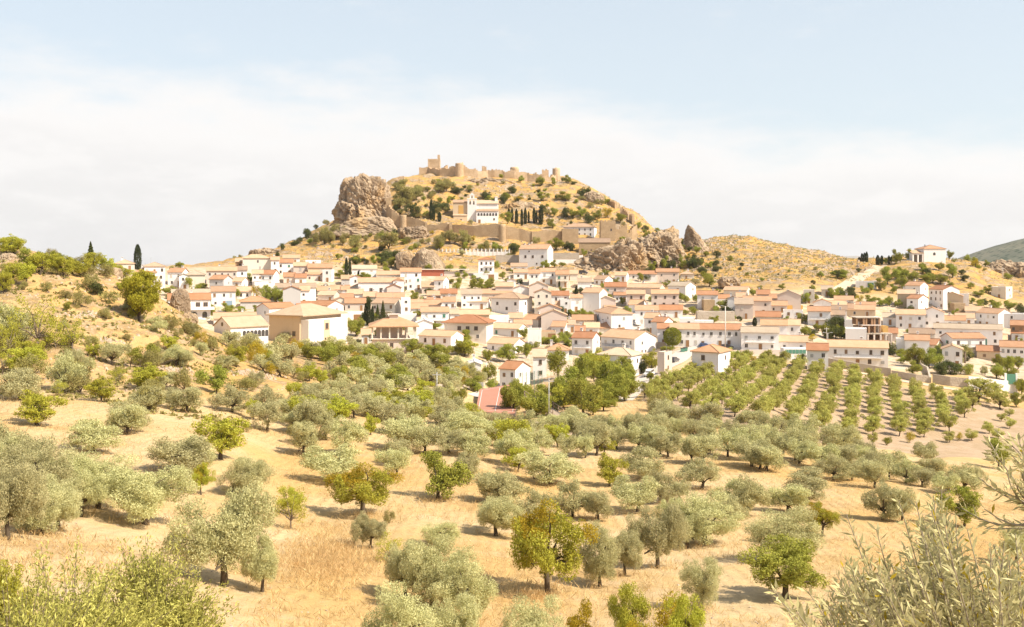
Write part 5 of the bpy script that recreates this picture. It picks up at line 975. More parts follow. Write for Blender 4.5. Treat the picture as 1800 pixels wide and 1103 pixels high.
# ------------------------------------------------------------------ church, castle, town wall
def church():
    f = REG['E1']; Y = 600; s = 1/5.294/F*Y; P = lambda x: (f(x, 0)[0]-CX)/F*Y; zb = -(f(0, 765)[1]-HY)/F*Y; x0 = P(1385)
    root = thing('church', (x0, Y, zb), 0, 'church', 'pale church with pierced bell gable, arched gallery and tan side block on the castle hill')
    Wd = 285*s; m = MB(); h = 190*s; m.box(0, Wd, 1.5, 15, -6, h); m.build('nave_wall', WALL['w'], root)
    m = MB(); m.prism([(.9, h+.02), (8.2, h+2.4), (15.6, h+.02), (15.6, h+.3), (8.2, h+2.7), (.9, h+.3)], -.3, Wd+.3, 'x'); m.build('nave_roof', ROOF['y'], root)
    g0 = 85*s; gh = 118*s; m = MB(); m.box(g0, Wd+.01, -2.2, 1.49, -6, gh); ga = m.build('gallery_wall', WALL['w'], root)
    m = MB(); m.prism([(-2.6, gh+.02), (1.48, gh+1.4), (1.48, gh+1.65), (-2.6, gh+.27)], g0-.3, Wd+.4, 'x'); m.build('gallery_roof', ROOF['y'], root)
    arch = [(-.62, 0), (.62, 0), (.62, 1.1)] + [(.62*math.cos(R(t)), 1.1+.62*math.sin(R(t))) for t in (30, 60, 90, 120, 150)] + [(-.62, 1.1)]
    m = MB(); m.prism(arch, -.05, .03, 'y'); am = m.mesh('arched_window', GLASS)
    for i in range(7): link('arched_window', am, root, (g0+1.3+i*(Wd-g0-2.4)/6, -2.22, gh-2.7))
    link('door', DOOR, root, (g0+28*s, -2.21, .1), 0, (1.4, 1, 1.2)); add_win(root, Wd-36*s, -2.21, 2.2, 'b', False)
    # bell gable: piers and lintels leave real openings
    b = 85*s; zt = h; m = MB(); w3 = b/5
    m.box(0, b, 0, 1.49, -6, zt-.5)
    for i in (0, 2, 4): m.box(i*w3, (i+1)*w3, 0, 1.2, zt-.498, zt+2.6)
    m.box(-.2, b+.2, -.1, 1.3, zt+2.602, zt+3.3); m.box(b*.25, b*.42, 0, 1.2, zt+3.302, zt+5.2); m.box(b*.58, b*.75, 0, 1.2, zt+3.302, zt+5.2); m.prism([(b*.2, zt+5.202), (b*.8, zt+5.202), (b*.5, zt+6.8)], -.05, 1.25, 'y'); m.build('bell_gable', WALL['w'], root)
    bm = MB(); bm.tube([(0, 0, 1.1), (0, 0, .9), (0, 0, .35), (0, 0, 0)], [.1, .3, .36, .52], 10); q = bm.mesh('bell', DARKMETAL)
    for x, z in ((1.5*w3, zt+.7), (3.5*w3, zt+.7), (b*.5, zt+3.6)): link('bell', q, root, (x, .6, z))
    # tan side block
    w2 = 135*s; h2 = 200*s; m = MB(); m.box(-w2, -.01, 1.2, 14, -6, h2); m.build('side_block', WALL['t'], root); m = MB(); m.prism([(.8, h2+.02), (7.6, h2+2), (14.4, h2+.02), (14.4, h2+.3), (7.6, h2+2.3), (.8, h2+.3)], -w2-.3, -.02, 'x'); m.build('side_roof', ROOF['y'], root)
    m = MB(); m.box(-w2*.95, .02, -1.6, 1.19, -6, 78*s); lb = m.build('annex', WALL['t'], root); m = MB(); m.prism([(-1.9, 78*s+.01), (1.18, 78*s+1), (1.18, 78*s+1.2), (-1.9, 78*s+.2)], -w2, .1, 'x'); m.build('annex_roof', ROOF['y'], root); add_win(root, -w2*.42, -1.61, 2, 'b', False, (.9, .8))
    m = MB(); m.box(-w2*.62, -w2*.28, 1.1, 1.19, h2*.45, h2*.88); m.build('blind_window', WALL['o'], root)
    m = MB(); m.box(Wd-2.0, Wd-.4, 6, 8, h, h+4.4); m.box(Wd-2.2, Wd-.2, 5.8, 8.2, h+4.402, h+4.7); m.build('chimney', WALL['w'], root)
    plant('F', f(1455, 0)[0], f(0, 585)[1], f(0, 738)[1], 17, 'broad dark conifer standing against the white church front', ymin=560, fam='hill')
    for k in ('hill', 'h'): pass
    mark('hk', 'church', 838, 372)
church()
def wall_run(root, pts, mat, thick=1.6, jag=0.5, name='curtain_wall', cren=False, ymin=480, seed=0):
    """A masonry wall through (column, top row, foot row) points, ragged or crenellated along the top."""
    P = []
    for px, t, b in pts:
        g = hitz(px, b, ymin=ymin); P.append((Vector((g.x, g.y, g.z)), max(.8, (b-t)/F*g.y)))
    m = MB()
    for (a, ha), (b, hb) in zip(P[:-1], P[1:]):
        L_ = (b-a).length; n = max(1, int(L_/1.1)); d = (b-a); d.z = 0; d.normalize(); nn = Vector((-d.y, d.x, 0))*thick
        for i in range(n):
            q0 = a.lerp(b, i/n); q1 = a.lerp(b, (i+1)/n); h = ha+(hb-ha)*(i+.5)/n
            h += (0.9 if i % 2 else 0) if cren else jag*2.6*(noise.noise((q0.x*.35+seed, q0.y*.3, 1.5)))+jag*.5*(rng.random()-.5)
            z0 = min(q0.z, q1.z)-2.5; zt = (q0.z+q1.z)/2+h; e = .001*(i % 2)
            v = [(q0.x, q0.y, z0), (q1.x, q1.y, z0), (q1.x+nn.x, q1.y+nn.y, z0), (q0.x+nn.x, q0.y+nn.y, z0)]; w = [(x, y, zt) for x, y, z in v]
            bb = len(m.v); m.v += v+w
            for fc in ((4, 5, 6, 7), (0, 1, 5, 4), (2, 3, 7, 6), (3, 0, 4, 7), (1, 2, 6, 5)): m.f.append(tuple(bb+k for k in fc)); m.m.append(0)
    return m.build(name, mat, root)
def tower(root, px, wpx, t, b, mat, name='tower', round_=False, ragged=.5, ymin=480, cren=False, Y=None):
    g = hitz(px, b, ymin=ymin); w = wpx/F*g.y; h = (b-t)/F*g.y; m = MB(); r = random.Random(int(px*3))
    if round_:
        n = 18; K = 9; 
        for k in range(K+1):
            for i in range(n):
                a = 2*math.pi*i/n; rr = w/2*(1.04-.06*k/K)*(1+.02*r.uniform(-1, 1)); zz = -3+(h+3)*k/K + (ragged*r.uniform(-1, .6) if k == K else 0); m.v.append((math.cos(a)*rr, math.sin(a)*rr, zz))
        for k in range(K):
            for i in range(n): j = (i+1) % n; m.f.append((k*n+i, k*n+j, (k+1)*n+j, (k+1)*n+i)); m.m.append(0)
        m.f.append(tuple(K*n+i for i in range(n))); m.m.append(0)
    else:
        m.box(-w/2, w/2, 0, w*.9, -3, h-ragged); nn = max(3, int(w/1.0)); 
        for i in range(nn):
            e = (1.0 if i % 2 == 0 else 0.0) if cren else ragged*(.3+1.1*r.random()); 
            if e > 0:
                m.box(-w/2+w*i/nn, -w/2+w*(i+1)/nn, 0, .8, h-ragged+.001, h-ragged+e); m.box(-w/2+w*i/nn, -w/2+w*(i+1)/nn, w*.9-.8, w*.9, h-ragged+.001, h-ragged+e*r.uniform(.5, 1))
        for sx in (-1, 1):
            for i in range(1, nn-1):
                e = ragged*r.random() if not cren else (1.0 if i % 2 == 0 else 0)
                if e > .05: x = -w/2 if sx < 0 else w/2-.8; m.box(x, x+.8, w*.9*i/nn+.4, w*.9*(i+1)/nn+.39, h-ragged+.001, h-ragged+e)
    return m.build(name, mat, root, round_, (g.x, g.y, g.z)), g, w, h
def E1(x, y): return REG['E1'](x, y)[:2]
def E2(x, y): return REG['E2'](x, y)[:2]
def castle():
    c = hitz(*E1(1070, 300), ymin=560); root = thing('castle_ruin', (0, 0, 0), 0, 'castle', 'ruined stone castle with square keep and broken walls along the top of the hill')
    root.location = c; inv = -Vector(c)
    def fix(o): o.location = Vector(o.location)+inv; return o
    t1 = lambda x0, x1, t, b, E: ((E(x0, 0)[0]+E(x1, 0)[0])/2, E(x1, 0)[0]-E(x0, 0)[0], E(0, t)[1], E(0, b)[1])
    k, g, w, h = tower(root, *t1(1017, 1128, 155, 305, E1), STONE, 'keep', False, .4, 560); fix(k)
    m = MB(); m.box(w*.3, w*.5, .4, 2.6, h-.5, h+38/5.294/F*g.y); m.build('keep_spur', STONE, k); m = MB(); m.box(-w*.42, w*.45, -.06, .02, h*.86, h*.88); m.build('beam_holes', TANSTONE, k)
    run = lambda pts, E, **kw: fix(wall_run(root, [(E(x, 0)[0], E(0, a)[1], E(0, b)[1]) for x, a, b in pts], STONE, ymin=560, **kw))
    run([(935, 255, 312), (985, 246, 312), (1020, 246, 308), (1130, 250, 318), (1200, 238, 322), (1290, 248, 328), (1350, 245, 332), (1480, 262, 334), (1575, 268, 330), (1640, 262, 336), (1740, 272, 340), (1800, 275, 345)], E1, jag=.8)
    run([(0, 138, 185), (120, 150, 200), (200, 145, 205), (300, 140, 205), (360, 150, 210), (430, 160, 215), (500, 168, 215), (560, 175, 205)], E2, jag=.9, seed=4)
    run([(1130, 200, 262), (1205, 195, 262)], E1, jag=.7, seed=8)
    for a in (t1(1272, 1350, 205, 330, E1), t1(1520, 1562, 200, 275, E1), t1(1625, 1672, 238, 275, E1)): fix(tower(root, *a, STONE, 'turret', a[1] > 11, .9, 560)[0])
    for a in (t1(165, 235, 112, 185, E2), t1(418, 470, 122, 190, E2), t1(500, 560, 115, 205, E2), t1(35, 75, 115, 160, E2)): fix(tower(root, *a, STONE, 'turret', a[1] > 13, 1.1, 560)[0])
    mark('k', 'ruined keep', 762, 295)
    o, g, w, h = tower(None, *t1(735, 795, 325, 385, E1), STONE, 'ruined_watchtower', False, 1.2, 540); tag(o, 'stub of ruined stone tower alone on the hill edge beside the great crag', 'ruin'); mark('k', 'lone tower stub', 704, 317)
castle()
def town_wall():
    c = hitz(*E1(800, 790), ymin=520); root = thing('town_wall', c, 0, 'wall', 'tan medieval town wall with round towers stepping along the slope below the church')
    inv = -Vector(c)
    def fix(o): o.location = Vector(o.location)+inv; return o
    run = lambda pts, E, **kw: fix(wall_run(root, [(E(x, 0)[0], E(0, a)[1], E(0, b)[1]) for x, a, b in pts], TANSTONE, ymin=500, **kw))
    t1 = lambda x0, x1, t, b, E: ((E(x0, 0)[0]+E(x1, 0)[0])/2, E(x1, 0)[0]-E(x0, 0)[0], E(0, t)[1], E(0, b)[1])
    run([(545, 525, 610), (628, 514, 650)], E1, jag=.25); run([(640, 560, 780), (680, 612, 790), (755, 665, 795)], E1, jag=.5, seed=2)
    run([(812, 680, 800), (900, 712, 815), (1000, 728, 828)], E1, jag=.35, seed=3); run([(1010, 755, 830), (1218, 762, 850)], E1, jag=.35, seed=5)
    run([(1240, 772, 838), (1450, 772, 868), (1680, 770, 898)], E1, jag=.15, seed=6)
    run([(128, 590, 688), (235, 596, 690), (335, 606, 698)], E2, jag=.25, seed=7); run([(337, 606, 700), (460, 606, 702), (577, 610, 705)], E2, jag=.25, seed=9)
    for a, rd in ((t1(628, 672, 514, 770, E1), 0), (t1(755, 818, 668, 800, E1), 1), (t1(990, 1012, 735, 830, E1), 0), (t1(1216, 1242, 755, 856, E1), 0), (t1(1676, 1742, 776, 925, E1), 1), (t1(577, 706, 596, 716, E2), 0)):
        fix(tower(root, *a, TANSTONE, 'tower', bool(rd), .25, 500)[0])
    mark('k', 'round wall tower', 708, 388); mark('k', 'big round bastion', 883, 412)
    # gate tower and upper ridge wall
    c2 = hitz(*E2(940, 700), ymin=500); r2 = thing('gate_tower', c2, 0, 'tower', 'square battlemented gate tower with broken wall stubs above the cliff'); i2 = -Vector(c2)
    o, g, w, h = tower(r2, *t1(882, 1000, 528, 700, E2), TANSTONE, 'tower', False, 1.0, 500, True); o.location = Vector(o.location)+i2; add_win(o, w*.2, -.02, h*.5, 'b', False, (.9, 1.1))
    for pts, sd in (([(1000, 610, 690), (1050, 600, 690), (1090, 575, 690)], 1), ([(1092, 612, 680), (1130, 590, 680), (1170, 560, 675)], 2)):
        o = wall_run(r2, [(E2(x, 0)[0], E2(0, a)[1], E2(0, b)[1]) for x, a, b in pts], TANSTONE, jag=1.1, seed=sd, ymin=500); o.location = Vector(o.location)+i2
    mark('k', 'battlemented gate tower', 1068, 405)
    c3 = hitz(*E2(1100, 500), ymin=520); r3 = thing('ridge_wall', c3, 0, 'wall', 'crumbling crenellated wall climbing the ridge line towards the castle'); i3 = -Vector(c3)
    for pts in ([(1150, 478, 560), (1125, 470, 520)], [(1115, 460, 510), (1075, 432, 480), (1035, 420, 470)], [(1012, 395, 440), (980, 370, 415), (945, 355, 395)]):
        o = wall_run(r3, [(E2(x, 0)[0], E2(0, a)[1], E2(0, b)[1]) for x, a, b in pts], STONE, jag=.6, cren=True, ymin=520); o.location = Vector(o.location)+i3
town_wall()
def manor():
    f = REG['E2']; a = f(585, 582); b = f(850, 582); Y = 577; org, yaw, Wd = place_house(a[0], b[0], a[1], 20/4.5, 64/4.5/F*Y+2, 12, Y=Y)
    h = 64/4.5/F*Y+2; root = thing('manor_house', org, yaw, 'house', 'white two-storey manor with sandy hip roof and rows of windows behind the town wall'); house_shell(root, Wd, 12, h, 'H', WALL['w'], ROOF['y'], .36, .4)
    for x in (.15, .33, .52, .7, .88): add_win(root, Wd*x, -.01, h-2.2, 'w', False, (.9, 1.1))
    for x in (.52, .7, .88): add_win(root, Wd*x, -.01, h-5.2, 'w', False, (1, 1.3))
    mark('hk', 'white walled-in manor', 1018, 402)
    a = f(708, 700); b = f(955, 700); Y = 538; org, yaw, Wd = place_house(a[0], b[0], a[1]+1, 0, 9.5, 9, Y=Y)
    root = thing('stone_barn', org, yaw, 'barn', 'tan stone barn with brown tiled roof perched above the cliff'); house_shell(root, Wd, 9, 9.5, 'E', TANSTONE, ROOF['g'], .5, .3); add_win(root, Wd*.4, -.01, 5, 'b', False, (.7, .6)); mark('k', 'tan stone barn', 1044, 425)
    f = REG['E1']; Y0 = hitz(*f(1300, 1030)[:2], ymin=470).y; P0 = Vector(((f(1115, 0)[0]-CX)/F*Y0, Y0, 0)); P1 = Vector(((f(1775, 0)[0]-CX)/F*(Y0-3), Y0-3, 0)); L_ = (P1-P0).length; z = -(f(0, 1040)[1]-HY)/F*Y0
    root = thing('balustrade', (P0.x, P0.y, z), math.atan2(P1.y-P0.y, P1.x-P0.x), 'balustrade', 'long white balustrade wall with posts edging the terrace below the town wall'); m = MB(); m.box(0, L_, 0, .4, -4, 1.1); m.build('wall', WALL['w'], root)
    pm = MB(); pm.box(-.28, .28, -.1, .5, -4, 2.5); pm.box(-.36, .36, -.18, .58, 2.5, 2.65); q = pm.mesh('post', WALL['w'])
    for i in range(19): link('post', q, root, (L_*i/18, 0, 0))
    m = MB(); m.box(0, L_, .1, .3, 1.9, 2.05); m.build('rail', WALL['w'], root)
    for reg, x0, x1, yt, yb, nm, lb, cat, mat, dp in (
      ('R3', 1150, 1325, 122, 190, 'retaining_wall', 'rough tan retaining wall beside the tall white mansion', 'wall', CONC, 2),
      ('R4', 300, 500, 105, 160, 'retaining_wall', 'long low tan terrace wall with white coping on the mansion\'s sunny side', 'wall', CONC, 2),
      ('R4', 300, 480, 155, 178, 'garden_wall', 'low white garden wall sloping below the tan terrace wall', 'wall', WALL['w'], 1),
      ('R4', 470, 530, 122, 160, 'hut', 'tiny white flat-roofed hut against the big cliff', 'hut', WALL['w'], 4),
      ('R4', 1080, 1262, 772, 806, 'retaining_wall', 'beige retaining wall below the clipped ball tree', 'wall', CONC, 1.0),
      ('R5', 225, 302, 502, 578, 'stone_terrace', 'square tan stone terrace block between garden bushes', 'wall', TANSTONE, 6),
      ('R5', 180, 440, 582, 650, 'retaining_wall', 'long brown stone retaining wall under the terrace gardens', 'wall', CONC, 3),
      ('R5', 480, 782, 848, 882, 'garden_wall', 'long low pinkish garden wall along the path beneath the blue-windowed house', 'wall', WALL['p'], .6),
      ('R5', 780, 942, 838, 920, 'garden_wall', 'white terrace wall with green glazed strip above the orchard', 'wall', WALL['w'], 4),
      ('R5', 780, 912, 540, 574, 'roof_terrace', 'ochre-walled roof terrace box on top of a white house', 'terrace', WALL['o'], 5),
      ('R6', 785, 852, 460, 528, 'ruined_house', 'crumbling tan ruined house walls among pale rubble', 'ruin', TANSTONE, 6)):
        o, w, h = simple_box(reg, x0, x1, yt, yb, nm, lb, cat, mat, dp)
        if nm == 'garden_wall' and 'green' in lb:
            for i in range(6): m = MB(); m.box(w*(.06+i*.15), w*(.19+i*.15), -.06, .02, h*.55, h*.88); m.build('green_pane', GREENPAINT, o)
manor()
def poly_wall(name, label, cat, pts, h, mat, thick=.5, ymin=200, cope=None):
    P = [hitz(a, b, ymin=ymin) for a, b in pts]; m = MB()
    for a, b in zip(P[:-1], P[1:]):
        n = max(1, int((b-a).length/3)); d = (b-a); d.z = 0; d.normalize(); q = Vector((-d.y, d.x, 0))*thick
        for i in range(n):
            s, e = a.lerp(b, i/n), a.lerp(b, (i+1)/n); z = max(gz(s.x, s.y), gz(e.x, e.y)); z0 = min(s.z, e.z)-2; k = len(m.v)
            m.v += [(s.x, s.y, z0), (e.x, e.y, z0), (e.x+q.x, e.y+q.y, z0), (s.x+q.x, s.y+q.y, z0), (s.x, s.y, gz(s.x, s.y)+h), (e.x, e.y, gz(e.x, e.y)+h), (e.x+q.x, e.y+q.y, gz(e.x, e.y)+h), (s.x+q.x, s.y+q.y, gz(s.x, s.y)+h)]
            for fc in ((4, 5, 6, 7), (0, 1, 5, 4), (2, 3, 7, 6), (3, 0, 4, 7), (1, 2, 6, 5)): m.f.append(tuple(k+v for v in fc)); m.m.append(0)
    o = m.build(name, mat); return tag(o, label, cat), P
poly_wall('retaining_wall', 'long grey block wall stepping down along the pale path above the orchard', 'wall', [(1456, 644), (1500, 652), (1566, 663)], 2.4, CONC)
poly_wall('retaining_wall', 'brown earth-stained wall section sunk behind dry grass by the path', 'wall', [(1567, 664), (1610, 672), (1634, 674)], 2.0, CONC)
poly_wall('garden_wall', 'low stone garden wall running away uphill from the path corner', 'wall', [(1637, 674), (1632, 655), (1617, 646)], 1.6, CONC)
poly_wall('retaining_wall', 'tan block retaining wall bordering the garden of the palm tree', 'wall', [(1639, 675), (1670, 679), (1701, 682)], 2.6, CONC)
wp, P = poly_wall('retaining_wall', 'whitewashed boundary wall with green gate below the palm garden', 'wall', [(1703, 683), (1745, 688), (1784, 691)], 3.3, WALL['w'])
m = MB(); g = P[-1].lerp(P[-2], .18); m.box(-1.2, 1.2, -.1, .0, 2.4, 5.2); gt = m.build('gate', GREENPAINT, wp, False, (g.x, g.y-.1, g.z))
pmz = MB(); pmz.box(-.25, .25, -.2, .25, 0, 5.4); pq = pmz.mesh('gate_post', WALL['w'])
for dx in (-1.5, 1.5): link('gate_post', pq, wp, (g.x+dx, g.y, g.z))
poly_wall('garden_wall', 'pale low wall lining the lane by the white sign', 'wall', [(770, 686), (805, 680), (842, 668)], 1.1, CONC)
# ------------------------------------------------------------------ crags
def crag(name, label, px0, px1, yt, yb, Y, depth, seed, lump=1.0, power=2.6, lean=0.0, res=5, prof=None):
    """A rock mass: rounded block broken up by ridged noise at several scales."""
    import bmesh
    cx = (px0+px1)/2; w = (px1-px0)/F*Y/2; h = (yb-yt)/F*Y; pr_at = (lambda t: (float(np.interp(t*1.3-.29, [a for a, _, _ in prof], [b for _, b, _ in prof])), float(np.interp(t*1.3-.29, [a for a, _, _ in prof], [c for _, _, c in prof])))) if prof else None
    bm = bmesh.new(); bmesh.ops.create_icosphere(bm, subdivisions=res, radius=1)
    X = (cx-CX)/F*Y; z = -(yb-HY)/F*Y; sz = min(w, h, depth)
    for v in bm.verts:
        p = v.co.copy()
        if prof:
            t = (p.z+1)/2; rho = math.sqrt(max(1e-6, 1-p.z*p.z)); rr = min(1, rho*1.45); xl, xr = pr_at(t); m_, hf = (xl+xr)/2, (xr-xl)/2
            q = Vector((((m_+hf*(p.x/rho)*rr)-cx)/F*Y, p.y/rho*rr*depth/2*(1-.3*t), h*(t*1.3-.29)))
        else:
            k = (abs(p.x)**power+abs(p.y)**power+abs(p.z)**power)**(1/power); p /= k; q = Vector((p.x*w, p.y*depth/2, (p.z*.5+.42)*h*1.05)); q.x += lean*w*max(0, p.z)
        a = q*(1/sz)+Vector((seed*3.1, seed, 0)); wob = Vector((noise.noise(a*1.7), noise.noise(a*1.7+Vector((7, 0, 0))), noise.noise(a*1.3)))*.3
        b = Vector((a.x+.45*a.z, a.y, a.z*.62))+wob
        (f1, f2, _, _), pts = noise.voronoi(b*1.9); (g1, g2, _, _), pt2 = noise.voronoi(b*4.6); (h1, h2, _, _), pt3 = noise.voronoi(b*10)
        rnd = lambda u: (math.sin(u.x*12.9+u.y*78.2+u.z*37.7)*43758.5) % 1.0
        n3 = noise.fractal(a*6.5, .8, 2.1, 4)
        v.co = q + p.normalized()*sz*lump*(.13*noise.noise(a*1.1) + .13*(rnd(pts[0])-.5) + .075*(rnd(pt2[0])-.5) + .035*(rnd(pt3[0])-.5) - .07*math.exp(-(f2-f1)*16) - .04*math.exp(-(g2-g1)*14) + .035*n3)
    for f in bm.faces: f.smooth = False
    me = bpy.data.meshes.new(name); bm.to_mesh(me); bm.free(); me.materials.append(ROCK); o = link(name, me, None, (X, Y, z)); tag(o, label, 'rock'); return o
crag('crag', 'huge pale limestone crag with domed top at the shoulder of the castle hill', 584, 690, 305, 402, 592, 34, 1, 1.3, 2.4, .02, 6, [(0, 578, 706), (.15, 588, 696), (.35, 591, 688), (.55, 595, 683), (.72, 603, 678), (.86, 611, 667), (.94, 619, 655), (1, 628, 646)]); mark('k', 'great crag', 635, 350)
crag('rock_spur', 'broken rocky spur running down from the great crag into pines', 556, 700, 380, 412, 577, 22, 2, .9, 2.6, 0, 5, [(0, 552, 704), (.4, 580, 698), (.7, 610, 690), (1, 648, 680)])
crag('rock_outcrop', 'smooth leaning tan rock slab just above the village rooftops', 727, 788, 437, 484, 480, 12, 3, .6, 2.2, .15, 5, [(0, 724, 792), (.4, 726, 784), (.8, 730, 768), (1, 733, 752)]); mark('vh', 'smooth leaning rock slab', 757, 458)
crag('rock_outcrop', 'grey rounded boulder wall beside the smooth leaning slab', 696, 730, 440, 478, 483, 10, 4, .8)
crag('cliff', 'large rugged cliff face of grey and ochre rock under the stone barn', 1010, 1130, 426, 500, 503, 32, 5, 1.6, 3.0, 0, 6, [(0, 1006, 1142), (.5, 1014, 1138), (.76, 1034, 1136), (.88, 1076, 1132), (1, 1092, 1122)]); mark('kvh', 'rugged barn cliff', 1065, 460)
crag('cliff', 'dark overhanging ochre cliff with cave hollow next to the rugged barn cliff', 1105, 1190, 408, 474, 522, 26, 6, 1.5, 2.8, 0, 6, [(0, 1098, 1200), (.5, 1108, 1196), (.8, 1124, 1192), (1, 1140, 1184)])
crag('rock_pinnacle', 'jagged grey rock pinnacle standing over the ochre cliff', 1146, 1200, 398, 450, 540, 16, 7, 1.0, 2.2, .1, 5, [(0, 1140, 1206), (.5, 1148, 1196), (.75, 1156, 1192), (.85, 1166, 1190), (1, 1180, 1186)]); mark('kv', 'jagged pinnacle', 1178, 420)
crag('rock_pinnacle', 'dark leaning rock fang on the saddle beside the grassy knoll', 1201, 1238, 396, 438, 552, 14, 8, .8, 1.7, -.25, 5, [(0, 1198, 1246), (.5, 1203, 1232), (.8, 1205, 1220), (1, 1207, 1213)])
crag('rock_outcrop', 'long grey rock ridge on the horizon end of the chapel knoll', 1728, 1800, 455, 500, 530, 18, 9, 1.2, 2.6); crag('rock_outcrop', 'pale steep rock shoulder at the photo edge below the wooded mountain', 1785, 1850, 468, 512, 520, 16, 10, 1.1)
crag('rock_outcrop', 'white weathered rocks at the villa corner beside the round pine', 303, 332, 506, 562, 207, 6, 11, 1.2); crag('rock_outcrop', 'small pale rocks at the foot of the white weathered rocks', 318, 346, 550, 578, 203, 4, 12, 1.2)
crag('rock_outcrop', 'grey rock knob behind the uppermost village roofs', 438, 496, 437, 456, 560, 10, 13, 1.3); crag('rock_outcrop', 'small rock face under bushes above the grey-roofed houses', 1262, 1300, 486, 508, 462, 8, 14, 1.2)
crag('rock_outcrop', 'pale rock at the crest among almond trees', 190, 212, 470, 492, 205, 5, 15, 1.1); crag('rock_outcrop', 'bleached rock face under the top almond tree', 2, 34, 445, 470, 190, 5, 16, 1.1)
crag('rock_outcrop', 'folded grey strata below the round wall tower', 700, 752, 398, 424, 562, 12, 17, 1.3); crag('rock_outcrop', 'dark rock ledge crossing the slope beneath the castle walls', 800, 905, 314, 330, 684, 8, 18, 1.4); crag('rock_outcrop', 'long brown rock ledge on the castle slope above the cypresses', 880, 935, 345, 366, 655, 10, 19, 1.3)
crag('rock_outcrop', 'rock rib on the ridge line among dark bushes', 1025, 1062, 338, 360, 655, 10, 20, 1.2); crag('rock_outcrop', 'brown hollow rock face behind the cypress grove', 880, 950, 356, 380, 636, 10, 21, 1.3)
def boulders():
    """Loose stones nobody could count, over the rocky slopes."""
    m = MB(); r = random.Random(4); base = [Vector(v) for v in ((1, 0, 0), (-1, 0, 0), (0, 1, 0), (0, -1, 0), (0, 0, 1), (0, 0, -1), (.6, .6, .5), (-.6, .6, .5), (.6, -.6, .5), (-.6, -.6, .5))]
    def stone(p, s):
        n = 6; k = len(m.v); q = [r.uniform(.6, 1.2) for _ in range(n)]
        for i in range(n): a = i*6.283/n; m.v.append((p.x+math.cos(a)*s*q[i], p.y+math.sin(a)*s*q[i], p.z-s*.4))
        for i in range(n): a = i*6.283/n+.3; m.v.append((p.x+math.cos(a)*s*.6*q[-i], p.y+math.sin(a)*s*.6*q[-i], p.z+s*r.uniform(.35, .7)))
        for i in range(n): j = (i+1) % n; m.f.append((k+i, k+j, k+n+j, k+n+i)); m.m.append(0)
        m.f.append(tuple(k+n+i for i in range(n))); m.m.append(0)
    def put(x, y, s): stone(Vector((x, y, gz(x, y))), s)
    n = 0
    while n < 3600:
        Y = r.uniform(480, 700); px = r.uniform(520, 1790); X = (px-CX)/F*Y
        if noise.noise((X*.035, Y*.035, 7.7)) < .02+.2*r.random(): n += .25; continue
        put(X, Y, r.choice((.25, .35, .5, .5, .8, 1.2))*r.uniform(.6, 1.2)); n += 1
    for _ in range(1100):
        Y = r.uniform(478, 600); px = r.uniform(1190, 1500); X = (px-CX)/F*Y; put(X, Y, r.choice((.3, .4, .6, .9))*r.uniform(.7, 1.3))
    for _ in range(1500):
        Y = r.uniform(22, 60)
        px = r.uniform(-60, 1860); X = (px-CX)/F*Y; put(X, Y, r.choice((.02, .03, .04, .05, .09))*r.uniform(.7, 1.3))
    for cx, cy in ((470, 662), (520, 683), (310, 651), (425, 655), (150, 555), (180, 600)):
        for _ in range(90): p = hitz(cx+r.gauss(0, 15), cy+r.gauss(0, 2.5), ymin=100); put(p.x, p.y, r.uniform(.12, .38))
    for _ in range(700):
        Y = r.uniform(125, 205); px = r.uniform(-20, 330); X = (px-CX)/F*Y; put(X, Y, r.choice((.1, .15, .2, .35))*r.uniform(.6, 1.3))
    tag(m.build('loose_stones', stone_mat('field_stone', (0.50,0.39,0.29), (0.42,0.32,0.23), (0.33,0.25,0.18)), fix=False), 'pale loose stones lying over the rocky slopes', 'stones', None, 'stuff')
boulders()
def scrub():
    r = np.random.RandomState(6); C = []; D = []; T = []; n = 0
    while n < 4200:
        Y = r.uniform(478, 705); px = r.uniform(500, 1800); X = (px-CX)/F*Y
        if noise.noise((X*.03, Y*.03, 1.1))+.6*noise.noise((X*.12, Y*.12, 3.0)) < -.05: n += .3; continue
        z = gz(X, Y); s = r.uniform(.25, .8); n += 1; tb = r.rand()*.5
        for _ in range(9): C.append((X+r.normal()*s*.7, Y+r.normal()*s*.7, z+abs(r.normal())*s*.6)); D.append(r.normal(size=3)+np.array([0, 0, .6])); T.append(tb+r.rand()*.5)
    for _ in range(2200):
        Y = r.uniform(478, 600); px = r.uniform(1190, 1500); X = (px-CX)/F*Y; z = gz(X, Y); s = r.uniform(.25, .6); tb = r.rand()*.5
        for _ in range(8): C.append((X+r.normal()*s*.8, Y+r.normal()*s*.7, z+abs(r.normal())*s*.5)); D.append(r.normal(size=3)+np.array([0, 0, .6])); T.append(tb+r.rand()*.5)
    n = 0
    while n < 1500:
        Y = r.uniform(115, 205); px = r.uniform(-30, 420); X = (px-CX)/F*Y; n += 1
        if noise.noise((X*.07, Y*.07, 1.1)) < -.1: continue
        z = gz(X, Y); s = r.uniform(.12, .4); tb = r.rand()*.5
        for _ in range(9): C.append((X+r.normal()*s*.7, Y+r.normal()*s*.7, z+abs(r.normal())*s*.6)); D.append(r.normal(size=3)+np.array([0, 0, .6])); T.append(tb+r.rand()*.5)
    tag(link('ground_scrub', leaf_mesh('ground_scrub', np.array(C), np.array(D), .62, .26, np.array(T), LEAF['shrub'], .5, 6)), 'low dry scrub tufts scattered over the rocky hills', 'scrub', None, 'stuff')
scrub()
